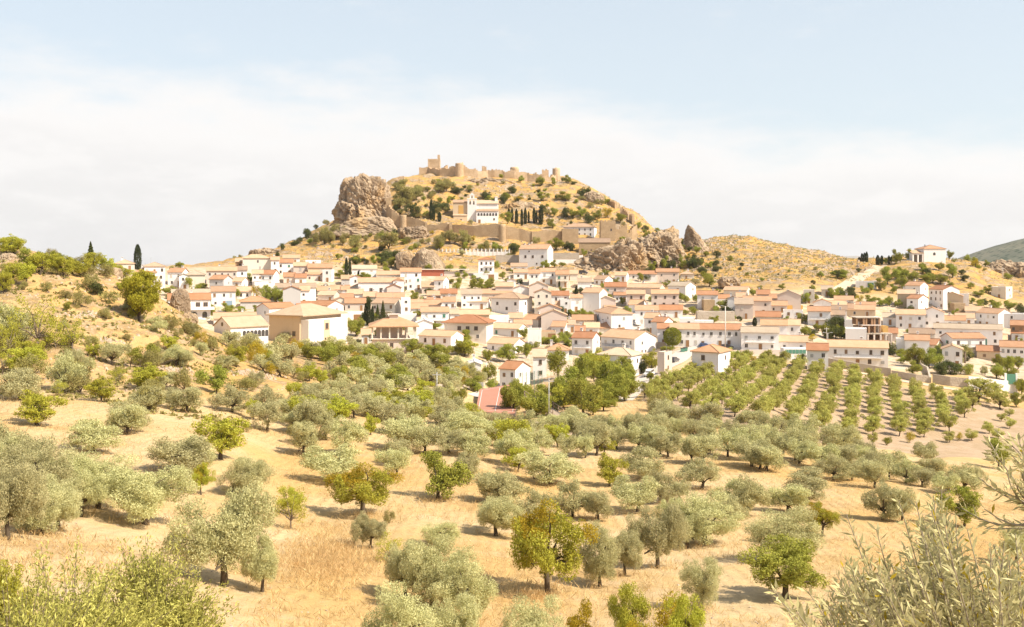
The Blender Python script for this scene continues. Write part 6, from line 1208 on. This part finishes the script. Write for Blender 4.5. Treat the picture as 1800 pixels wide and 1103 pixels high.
# ------------------------------------------------------------------ cars and street things
def car_parts():
    def body(prof, w, inset):
        m = MB(); n = len(prof); 
        rows = [(-w/2, 1.0), (-w/2+inset, 1.0)]
        m.prism(prof, -w/2, w/2, 'x'); return m
    out = {}
    # side profiles as (y, z), front at -y
    hatch_low = [(-2.0, .35), (2.0, .35), (2.05, .75), (1.95, .98), (-1.0, .98), (-1.9, .82), (-2.05, .6)]
    hatch_top = [(-.95, .985), (1.85, .985), (1.6, 1.42), (.1, 1.46), (-.25, 1.4)]
    van_low = [(-2.1, .4), (2.2, .4), (2.25, 1.05), (-1.2, 1.05), (-2.0, .95), (-2.15, .6)]
    van_top = [(-1.2, 1.055), (2.22, 1.055), (2.15, 1.85), (-.3, 1.88), (-.55, 1.8)]
    for nm, lo, tp in (('hatch', hatch_low, hatch_top), ('van', van_low, van_top)):
        m = MB(); m.prism(lo, -.86, .86, 'x'); b = m
        c = MB(); c.prism(tp, -.72, .72, 'x')
        g = MB(); q = [(y*.97+.03, z) for y, z in tp]
        ym = [p for p in tp]
        # windscreen, rear screen and side windows as thin panes proud of the cabin
        (y0, z0), (y1, z1), (y2, z2), (y3, z3), (y4, z4) = tp
        for sx in (-1, 1): g.face([(sx*.735, y0+.35, z0+.06), (sx*.735, y1-.25, z0+.06), (sx*.735, y2-.2, z2-.1), (sx*.735, y4+.2, z4-.08)])
        g.face([(-.62, y0+.02, z0+.05), (.62, y0+.02, z0+.05), (.6, y4-.03, z4-.06), (-.6, y4-.03, z4-.06)]); g.face([(-.62, y1+.01, z1+.08), (.62, y1+.01, z1+.08), (.6, y2+.02, z2-.08), (-.6, y2+.02, z2-.08)])
        out[nm] = (b, c, g)
    wm = MB(); wm.tube([(-.1, 0, 0), (.1, 0, 0)], .31, 16); rim = MB(); rim.tube([(-.112, 0, 0), (.112, 0, 0)], .19, 12)
    return out, wm.mesh('tyre', DARKMETAL), rim.mesh('rim', METAL)
CARS, TYRE, RIM = car_parts()
LAMPM = MB(); LAMPM.box(-.2, .2, -.03, .05, -.08, .08); LAMPM = LAMPM.mesh('headlight', FRAME_W)
CPAINT = {'white': plain('white_car_paint', (.75,.73,.70), .3, 0, .03, 1, .5), 'grey': plain('dark_grey_car_paint', (.10,.10,.11), .3, .2, .05, 1, .5), 'blue': plain('blue_car_paint', (.03,.08,.22), .3, .1, .05, 1, .5), 'silver': plain('silver_car_paint', (.45,.45,.46), .35, .4, .05, 1, .5)}
CM = {}
def car(px, py, yaw, style, col, label, ymin=200):
    p = hitz(px, py, ymin=ymin); b, c, g = CARS[style]; k = (style, col)
    if k not in CM: CM[k] = (b.mesh('body', CPAINT[col]), c.mesh('cabin', CPAINT[col]), g.mesh('window_glass', GLASS))
    root = thing('parked_car', (p.x, p.y, p.z+.12), yaw, 'car', label, 'cars parked along the village streets')
    link('body', CM[k][0], root); cb = link('cabin', CM[k][1], root); link('window_glass', CM[k][2], cb)
    for sx in (-.78, .78):
        for sy in (-1.3, 1.35): w = link('tyre', TYRE, root, (sx, sy, .31)); link('rim', RIM, w)
        link('headlight', LAMPM, root, (sx*.75, -2.02 if style == 'hatch' else -2.1, .72))
car(1141, 663, R(-25), 'van', 'white', 'white delivery van parked facing downhill on the pale road by the leafy tree'); mark('g', 'white parked van', 1141, 658)
car(1185, 637, R(148), 'hatch', 'grey', 'dark grey car parked on the pale road beside the beige garage block')
car(1240, 611, R(95), 'hatch', 'blue', 'blue car parked in front of the pink-balconied white terrace')
car(1120, 573, R(10), 'hatch', 'white', 'white car in the narrow shaded street between houses')
car(1278, 613, R(80), 'hatch', 'grey', 'dark car half hidden behind the orange-roofed corner house'); car(848, 596, R(90), 'hatch', 'silver', 'silver car under the shade roof by the cream veranda house'); car(1063, 484, R(70), 'hatch', 'grey', 'dark car parked near the foot of the rugged barn cliff', 400); car(1026, 484, R(70), 'van', 'grey', 'dark van on the upper street under the cliff', 400)
def pole(px, yt, yb, name, label, cat, mat, r=.1, arm=None, ymin=150):
    p = hitz(px, yb, ymin=ymin); h = (yb-yt)/F*p.y; root = thing(name, p, 0, cat, label); m = MB(); m.tube([(0, 0, -.5), (0, 0, h)], [r*1.3, r*.8], 8); m.build('pole', mat, root, True)
    if arm == 'lamp':
        for sx in (-1, 1): m = MB(); m.tube([(0, 0, h-.1), (sx*1.2, 0, h+.15)], .05, 6); a = m.build('arm', mat, root); m = MB(); m.box(sx*1.2-.35, sx*1.2+.35, -.15, .15, h+.08, h+.22); m.build('lamp_head', METAL, a)
    if arm == 'cross': m = MB(); m.box(-.9, .9, -.06, .06, h-.6, h-.45); m.build('crossarm', mat, root)
    return root
PC = plain('pale_pole_paint', (.58,.53,.47), .6)
pole(1275, 538, 614, 'street_lamp', 'tall pale double-armed street lamp in front of the blue-windowed houses', 'lamp post', PC, .16, 'lamp', 230); pole(1437, 617, 647, 'utility_pole', 'dark slender utility pole beside the path by the long white house', 'pole', BARK, .11, 'cross')
pole(855, 638, 672, 'street_lamp', 'pale lamp post in the gardens above the sports court', 'lamp post', PC, .12, 'lamp'); pole(768, 655, 702, 'utility_pole', 'pale concrete pole among olives near the white sign', 'pole', METAL, .08, 'cross'); pole(965, 665, 742, 'utility_pole', 'thin concrete pole by the wooden ramp beyond the court', 'pole', METAL, .07, 'cross')
pole(1768, 538, 576, 'utility_pole', 'dark utility pole against the white house wall near the chapel knoll', 'pole', BARK, .12, 'cross'); pole(1453, 575, 597, 'utility_pole', 'thin pale pole among garden trees uphill of the long orange-roofed house', 'pole', PC, .1, 'cross')
pole(1455, 585, 620, 'street_lamp', 'slim grey lamp post behind the long orange-roofed house', 'lamp post', PC, .1, 'lamp'); pole(1763, 470, 492, 'utility_pole', 'small pole on the skyline next to the grey rock ridge', 'pole', PC, .1, 'cross')
p = hitz(844, 690, ymin=150); sg = thing('sign_board', p, R(-15), 'sign', 'small blank white sign board on two posts by the court lane'); m = MB(); m.box(-.9, .9, -.03, .03, 1.2, 2.4); m.build('board', FRAME_W, sg)
for x in (-.7, .7): m = MB(); m.box(x-.04, x+.04, .031, .1, -.3, 2.3); m.build('post', METAL, sg)
for px, py, lb in ((1200, 620, 'green rubbish container by the road bend'), (1205, 619, 'second green rubbish container beside the first at the road bend')):
    p = hitz(px, py, ymin=200); b = thing('rubbish_container', p, 0, 'bin', lb, 'green rubbish containers'); m = MB(); m.prism([(-.5, .15), (.5, .15), (.6, 1.15), (-.6, 1.15)], -.65, .65, 'y'); m.build('body', GREENPAINT, b); m = MB(); m.box(-.68, .68, -.68, .68, 1.152, 1.3); m.build('lid', DARKMETAL, b)
# --- sports court
def court():
    C = [hitz(a, b, ymin=150) for a, b in ((836, 723), (905, 736), (915, 701), (843, 701))]; zz = max(p.z for p in C)+.15; m = MB(); m.face([(p.x, p.y, zz) for p in C]); 
    for a, b in zip(C, C[1:]+C[:1]): m.face([(a.x, a.y, zz-3), (b.x, b.y, zz-3), (b.x, b.y, zz), (a.x, a.y, zz)], 1)
    t = NT('red_court_paint'); cm = t.bsdf(t.mix(t.noise(t.co('Position'), .5, 5), (.44,.21,.14), (.38,.175,.115)), .9); o = m.build('sports_court', [cm, CONC]); tag(o, 'red painted sports court behind bushes at the valley bottom', 'sports court', None, 'structure')
    l = MB()
    def line(a, b, w=.12):
        d = (b-a); d.z = 0; d.normalize(); n = Vector((-d.y, d.x, 0))*w; l.face([(a.x, a.y, zz+.006), (b.x, b.y, zz+.006), (b.x+n.x, b.y+n.y, zz+.006), (a.x+n.x, a.y+n.y, zz+.006)])
    g = lambda u, v: (C[0].lerp(C[1], u)).lerp(C[3].lerp(C[2], u), v)
    for a, b in (((.06, .06), (.94, .06)), ((.94, .06), (.94, .94)), ((.94, .94), (.06, .94)), ((.06, .94), (.06, .06)), ((.5, .06), (.5, .94))): line(g(*a), g(*b))
    l.build('court_line', FRAME_W, o); mark('gv', 'red sports court', 868, 715)
    A = hitz(912, 689, ymin=150); B = hitz(953, 686, ymin=150); r = thing('court_fence', A, 0, 'fence', 'tall green wire fence on slim posts in front of the orange-roofed court house'); D = B-A; h = 5.0
    q = MB(); q.tube([(0, 0, -.4), (0, 0, h)], .06, 6); q = q.mesh('post', GREENPAINT)
    for i in range(7): link('post', q, r, D*i/6)
    net = MB()
    for k in range(22): z = .1+k*(h-.2)/21; net.tube([Vector((0, 0, z)), D+Vector((0, 0, z))], .008, 3)
    for k in range(70): p = D*k/69; net.tube([p+Vector((0, 0, .1)), p+Vector((0, 0, h-.1))], .008, 3)
    net.build('wire_netting', GREENPAINT, r, fix=False)
    P0 = hitz(972, 735, ymin=150); r = thing('wooden_ramp', P0, R(35), 'ramp', 'weathered wooden ramp structure with railings at the end of the court'); WOODG = plain('weathered_wood', (.30,.23,.17), .9, 0, .3, 3)
    m = MB(); m.prism([(-.2, 0), (9, 2.6), (9, 2.8), (-.2, .2)], 0, 2.4, 'y'); mm = MB(); mm.prism([(0, 0), (9, 2.6), (9, 2.8), (0, .2)], 0, 2.4, 'x')
    mm.build('deck', WOODG, r); pm = MB(); pm.box(-.07, .07, -.07, .07, -1.5, 1.3); pq = pm.mesh('post', WOODG)
    for i in range(7):
        for x in (0, 2.4): link('post', pq, r, (x, i*1.5, i*.43))
    for x in (0, 2.4):
        for k in (.6, 1.2): m = MB(); m.prism([(0, k), (9, 2.6+k), (9, 2.72+k), (0, .12+k)], x-.04, x+.04, 'x'); m.build('rail', WOODG, r)
    mark('g', 'wooden ramp', 990, 716)
court()
def palm():
    p = hitz(1696, 639, ymin=230); h = (639-612)/F*p.y; r = thing('palm_tree', p, 0, 'palm', 'single palm tree with arching fronds in the garden above the white boundary wall'); m = MB(); m.tube([(0, 0, -.3), (.05, 0, h*.5), (0, 0, h)], [.34, .28, .3], 9); m.build('trunk', BARKL, r, True)
    rs = np.random.RandomState(3); C = []; D = []
    for i in range(46):
        a = rs.rand()*6.28; el = rs.uniform(-.5, 1.25); L_ = rs.uniform(2.5, 3.4); d = np.array([math.cos(a)*math.cos(el), math.sin(a)*math.cos(el), math.sin(el)])
        for k in range(26):
            t = (k+1)/26; q = d*L_*t; q[2] -= 1.5*t*t*L_*.45; side = np.cross(d, [0, 0, 1]); side /= np.linalg.norm(side)+1e-6
            for sgn in (-1, 1): dd = side*sgn*.8+d*.6+np.array([0, 0, -.35]); C.append(q+np.array([0, 0, h])+dd*.3*(1-.5*t)); D.append(dd)
    link('crown', leaf_mesh('crown', np.array(C), np.array(D), .62, .09, rs.rand(len(C)), LEAF['shrub'], .2, 3), r); mark('hvg', 'palm tree', 1696, 625)
palm()
# ------------------------------------------------------------------ dry grass
def grass():
    r = np.random.RandomState(8); C = []; D = []; T = []; hh = []
    def add(X, Y, n, s, hgt):
        z = gz(X, Y)
        for _ in range(n):
            x = X+r.normal()*s; y = Y+r.normal()*s; L_ = hgt*(.5+r.rand()); d = np.array([r.normal()*.75, r.normal()*.75, 1.0]); C.append((x, y, z+L_*.42)); D.append(d); T.append(r.rand()); hh.append(L_)
    n = 0
    while n < 15000:
        Y = 16+r.rand()**1.6*150; px = r.uniform(-80, 1880); X = (px-CX)/F*Y
        if noise.noise((X*.11, Y*.11, 2.2)) + .5*noise.noise((X*.5, Y*.5, 6.0)) < -.12: n += .34; continue
        add(X, Y, 6, .16+Y*.003, .2+Y*.0014); n += 1
    for _ in range(420):
        p = hitz(r.normal()*38+575, 985+r.normal()*26); add(p.x, p.y, 16, .3, .55)
    for cx, cy, sx, sy, k in ((1115, 725, 14, 10, 90), (1250, 790, 60, 8, 90), (960, 660, 8, 6, 40), (1600, 700, 120, 6, 120), (1150, 712, 18, 8, 70), (880, 735, 30, 5, 60), (1320, 855, 60, 14, 60), (640, 905, 30, 6, 60), (770, 880, 24, 5, 60), (955, 1042, 24, 7, 60), (940, 1050, 10, 5, 30)):
        for _ in range(k):
            p = hitz(cx+r.normal()*sx, cy+r.normal()*sy, ymin=20); add(p.x, p.y, 9, .25+p.y*.002, .25+p.y*.0025)
    for o, fam, look, px, py in PEND:      # rank growth left around the trunks by the plough
        Y = o.location.y
        if fam == 'grove' and Y < 125:
            for _ in range(9): add(o.location.x+r.normal()*.55, o.location.y+r.normal()*.5, 6, .2, .34)
    hh_ = np.array(hh); C = np.array(C); D = np.array(D); T = np.array(T)
    me = leaf_mesh('dry_grass', C, D*1.0, 0.5, 0.03, T, LEAF['straw'], .55, 9)
    tag(link('dry_grass', me), 'straw-coloured dry grass tufts on the grove floor', 'grass', None, 'stuff')
grass()
# ------------------------------------------------------------------ the olive tree right by the camera and the sprouting bushes
def near_olive():
    r = np.random.RandomState(21); X0, Y0 = 2.55, 4.6; zg = gz(X0, Y0); root = thing('olive_tree', (X0, Y0, zg), 0, 'olive tree', 'nearest olive tree with long silvery leaves filling the lower corner of the view', GROUPS['O'])
    o = Vector((X0, Y0, zg)); tw = MB(); C = []; D = []; T = []; fork = Vector((0, 0, .75)); tw.tube([(0, 0, -.4), (.03, 0, .3), fork], [.16, .12, .1], 9, 0)
    def tip(px, py, Y): return Vector(((px-CX)/F*Y, Y, -(py-HY)/F*Y))-o
    tips = []
    for _ in range(760):     # the crown's dome, denser towards its middle
        px = r.uniform(1390, 1980); f = (px-1640)/240.0
        top = 905+ (max(0, -f))*150 + max(0, f)*95 + 30*math.sin(px*.045)
        py = top + abs(r.normal())*120 + (0 if r.rand() < .35 else r.uniform(0, 160)); Y = r.uniform(3.5, 5.4)
        tips.append((px, py, Y))
    for a in ((1488, 905, 4.2), (1510, 950, 4.1), (1655, 860, 4.6), (1640, 872, 4.7), (1580, 880, 4.5), (1610, 882, 4.3), (1660, 905, 4.2), (1500, 1010, 3.9), (1490, 1040, 3.8), (1360, 1035, 3.6), (1375, 1060, 3.5), (1400, 1075, 3.4), (1440, 1090, 3.6), (1700, 930, 4.3), (1760, 990, 4.1), (1790, 1020, 4), (1680, 915, 4.6), (1420, 1040, 3.7), (1540, 930, 4.4)): tips.append(a)
    # one bough reaches in higher up on the sunny side
    for a in ((1745, 800, 4.0), (1738, 775, 4.1), (1760, 768, 4.0), (1780, 770, 4.2), (1750, 860, 4.0), (1730, 895, 4.0), (1770, 830, 3.9), (1790, 800, 3.8), (1785, 850, 3.9), (1800, 780, 3.9), (1810, 830, 3.8), (1795, 880, 3.8), (1830, 760, 3.9), (1690, 893, 4.1), (1720, 840, 4.0), (1735, 930, 4.1), (1825, 800, 3.7), (1770, 790, 4.1), (1790, 770, 4.0), (1800, 815, 3.9), (1815, 860, 3.8)): tips.append(a+('b',))
    bough = [fork, tip(1850, 1000, 4.2), tip(1870, 930, 4.0), tip(1840, 905, 3.95)]
    tw.tube(bough, [.06, .04, .03, .02], 7, 0)
    heads = [Vector((math.cos(a)*.45+r.normal()*.1, math.sin(a)*.4, 1.0+.35*r.rand())) for a in np.linspace(0, 6, 9)]
    for h in heads: tw.tube([fork, fork.lerp(h, .5)+Vector((0, 0, .04)), h], [.06, .045, .028], 6, 0)
    for tpl in tips:
        e = tip(*tpl[:3]); up = len(tpl) == 4
        s = (bough[3].lerp(bough[2], r.rand()) if up else min(heads, key=lambda h: (h-e).length)); Lt = (e-s).length
        if Lt > 1.3: s = e+(s-e)*(1.3/Lt)
        mid = s.lerp(e, .55)+Vector(r.normal(size=3))*.05+Vector((0, 0, -.03)); n = 15; pts = []
        for i in range(n+1): t = i/n; pts.append(s*(1-t)**2+mid*2*t*(1-t)+e*t*t)
        tw.tube(pts[::3], [.008, .006, .005, .004, .003, .002], 4, 1, False)
        L_ = sum((b-a).length for a, b in zip(pts, pts[1:])); k = int(L_/.018); ph = r.rand()*6
        for j in range(k):
            t = (j+.5)/k
            if t < .12: continue
            a = pts[min(n, int(t*n))]; b = pts[min(n, int(t*n)+1)]; p = a.lerp(b, t*n-int(t*n)); d = (pts[min(n, int(t*n)+1)]-pts[max(0, int(t*n)-1)]).normalized(); q = d.orthogonal(); ang = ph+(j % 2)*math.pi/2+j*.12; q = Matrix.Rotation(ang, 3, d) @ q.normalized()
            tn = r.rand()
            for sg in (-1, 1):
                if r.rand() < .12: continue
                dd = (d*.85+q*sg*.75+Vector(r.normal(size=3))*.34).normalized(); C.append(np.array(p+dd*.029)); D.append(np.array(dd)); T.append(.25+.5*tn+.3*r.rand())
    C = np.array(C); D = np.array(D); T = np.array(T); me = leaf_mesh('crown', C, D, 0.051, .011, T, LEAF['near'], .3, 4); me.materials.append(LEAF['yellow']); rr = np.random.RandomState(2).rand(len(C)); me.polygons.foreach_set('material_index', (rr < .04).astype(np.int32))
    link('crown', me, root); tw.m = [0]*len(tw.f); tw.build('trunk', [plain('grey_olive_bark', (.33,.27,.19), .9, 0, .3, 12)], root, True, fix=False)
near_olive()
def sprout_bush(px, py_top, w_px, Y, seed, label, code='A', mat='almond', L=.075, Wd=.02, n=15000, hgt=3.2):
    r = np.random.RandomState(seed); X = (px-CX)/F*Y; zt = -(py_top-HY)/F*Y; zg = gz(X, Y); h = max(1.2, zt-zg); w = w_px/F*Y; root = thing('almond_tree', (X, Y, zg), 0, 'almond tree', label, GROUPS['A']); tw = MB(); C = []; D = []; T = []
    ns = 420; per = n//ns; lob = [(Vector((math.cos(a)*w*.30*q, math.sin(a)*w*.30*q, h*(.5+.3*r.rand()))), w*(.13+.1*r.rand())) for a, q in zip(r.rand(9)*6.28, .4+.8*r.rand(9))]
    for i in range(ns):
        a = r.rand()*6.283; q = r.rand()**.55; e = Vector((math.cos(a)*w/2*q, math.sin(a)*w/2*q, h*(.98-.55*q*q)*(.72+.33*r.rand())))
        if r.rand() < .7: lc, lr = lob[int(r.rand()*len(lob))]; dv = Vector(r.normal(size=3)).normalized(); dv.z = abs(dv.z)*.9+.05; e = lc+dv*lr*(.85+.4*r.rand()); e.z = min(max(e.z, .2), h*1.02)
        s = Vector((e.x*.25, e.y*.25, h*.12)); mid = s.lerp(e, .5)+Vector((-e.x*.22, -e.y*.22, h*.16)); e += Vector(r.normal(size=3))*.12; tb = r.rand()*.4
        pts = [s*(1-t)**2+mid*2*t*(1-t)+e*t*t for t in np.linspace(0, 1, 7)]; tw.tube(pts, [.014, .012, .009, .007, .005, .004, .003], 4, 0, False)
        for k in range(per):
            t = 1-r.rand()**1.3*.8; p = s*(1-t)**2+mid*2*t*(1-t)+e*t*t; d = np.array((e-mid).normalized())*.6+r.normal(size=3)*.6; d[2] += .25; C.append(np.array(p)+r.normal(size=3)*.055); D.append(d); T.append(tb+.6*r.rand())
    me = leaf_mesh('crown', np.array(C), np.array(D), L, Wd, np.array(T), LEAF['sprout'], .35, seed); link('crown', me, root); tw.tube([(0, 0, -.3), (0, 0, h*.15)], [.09, .07], 7); tw.build('trunk', BARKL, root, True, fix=False)
    return root
sprout_bush(110, 955, 330, 13, 31, 'near sprouting almond bush with narrow yellow-green leaves along the bottom edge', n=70000, L=.065, Wd=.018)
sprout_bush(270, 925, 250, 16, 32, 'leafy almond bush with yellow tips just behind the near sprouting one', n=55000, L=.07, Wd=.022)
sprout_bush(30, 1010, 240, 10, 33, 'lowest yellow-green sprouting bush in the bottom corner opposite the nearest olive', n=50000, L=.06, Wd=.017)
belt([(300,500),(420,475),(700,475),(900,480),(1100,480),(1200,500),(1200,600),(1000,640),(800,600),(650,590),(420,570)], 110, 'GGBBD', (2.2, 4.8), 3.0, 'village', 240, HF)
belt([(1200,520),(1480,500),(1800,520),(1800,650),(1600,640),(1400,615),(1230,600)], 70, 'GGBBD', (2.2, 4.8), 3.0, 'village', 260, HF)
# ------------------------------------------------------------------ labels
def assign_labels():
    groups = {}
    famkey = {'grove': 'g', 'village': 'v', 'hill': 'k', 'house': 'h'}
    for o, fam, look, px, py in PEND:
        c = [(math.hypot(px-x, (py-y)*(1.6 if fam != 'grove' else 1.2)), ph, x, y) for f, ph, x, y in LM if famkey[fam] in f]
        _, ph, x, y = min(c); dx, dy = px-x, py-y
        if fam == 'house' or fam in ('village', 'hill'):
            d = 'on the sunny side of' if dx > abs(dy)*1.8 else 'on the shaded side of' if -dx > abs(dy)*1.8 else 'uphill from' if dy < 0 else 'downhill from'
        else: d = 'on the sunny side of' if dx > abs(dy)*1.6 else 'on the shaded side of' if -dx > abs(dy)*1.6 else 'behind' if dy < 0 else 'in front of'
        groups.setdefault((look, ph, d), []).append((math.hypot(dx, dy), o))
    for (look, ph, d), v in groups.items():
        v.sort(key=lambda t: t[0])
        for i, (_, o) in enumerate(v):
            o['label'] = f'{look} {d} the {ph}' if len(v) == 1 else f'{look}, {ORD[i]} {d} the {ph}'
            if len(o['label'].split()) > 16: o['label'] = o['label'].replace('on the sunny side of', 'sunward of').replace('on the shaded side of', 'shadeward of')
            if len(o['label'].split()) > 16: o['label'] = o['label'].replace('one-storey ', '').replace('two-storey ', '').replace('three-storey ', '')
assign_labels()

# ------------------------------------------------------------------ air
def haze():
    m = MB(); m.box(-13000, 13000, -340, 9600, -115, 320); hm = bpy.data.materials.new('haze'); hm.use_nodes = True; n = hm.node_tree.nodes; n.clear(); o = n.new('ShaderNodeOutputMaterial'); v = n.new('ShaderNodeVolumePrincipled')
    v.inputs['Color'].default_value = (0.93, 0.94, 0.96, 1); v.inputs['Density'].default_value = HAZE; v.inputs['Anisotropy'].default_value = 0.2; hm.node_tree.links.new(v.outputs[0], o.inputs['Volume'])
    tag(m.build('haze', hm), 'thin pale summer haze over the valley', 'haze', None, 'stuff')
HAZE = 0.00004
haze()
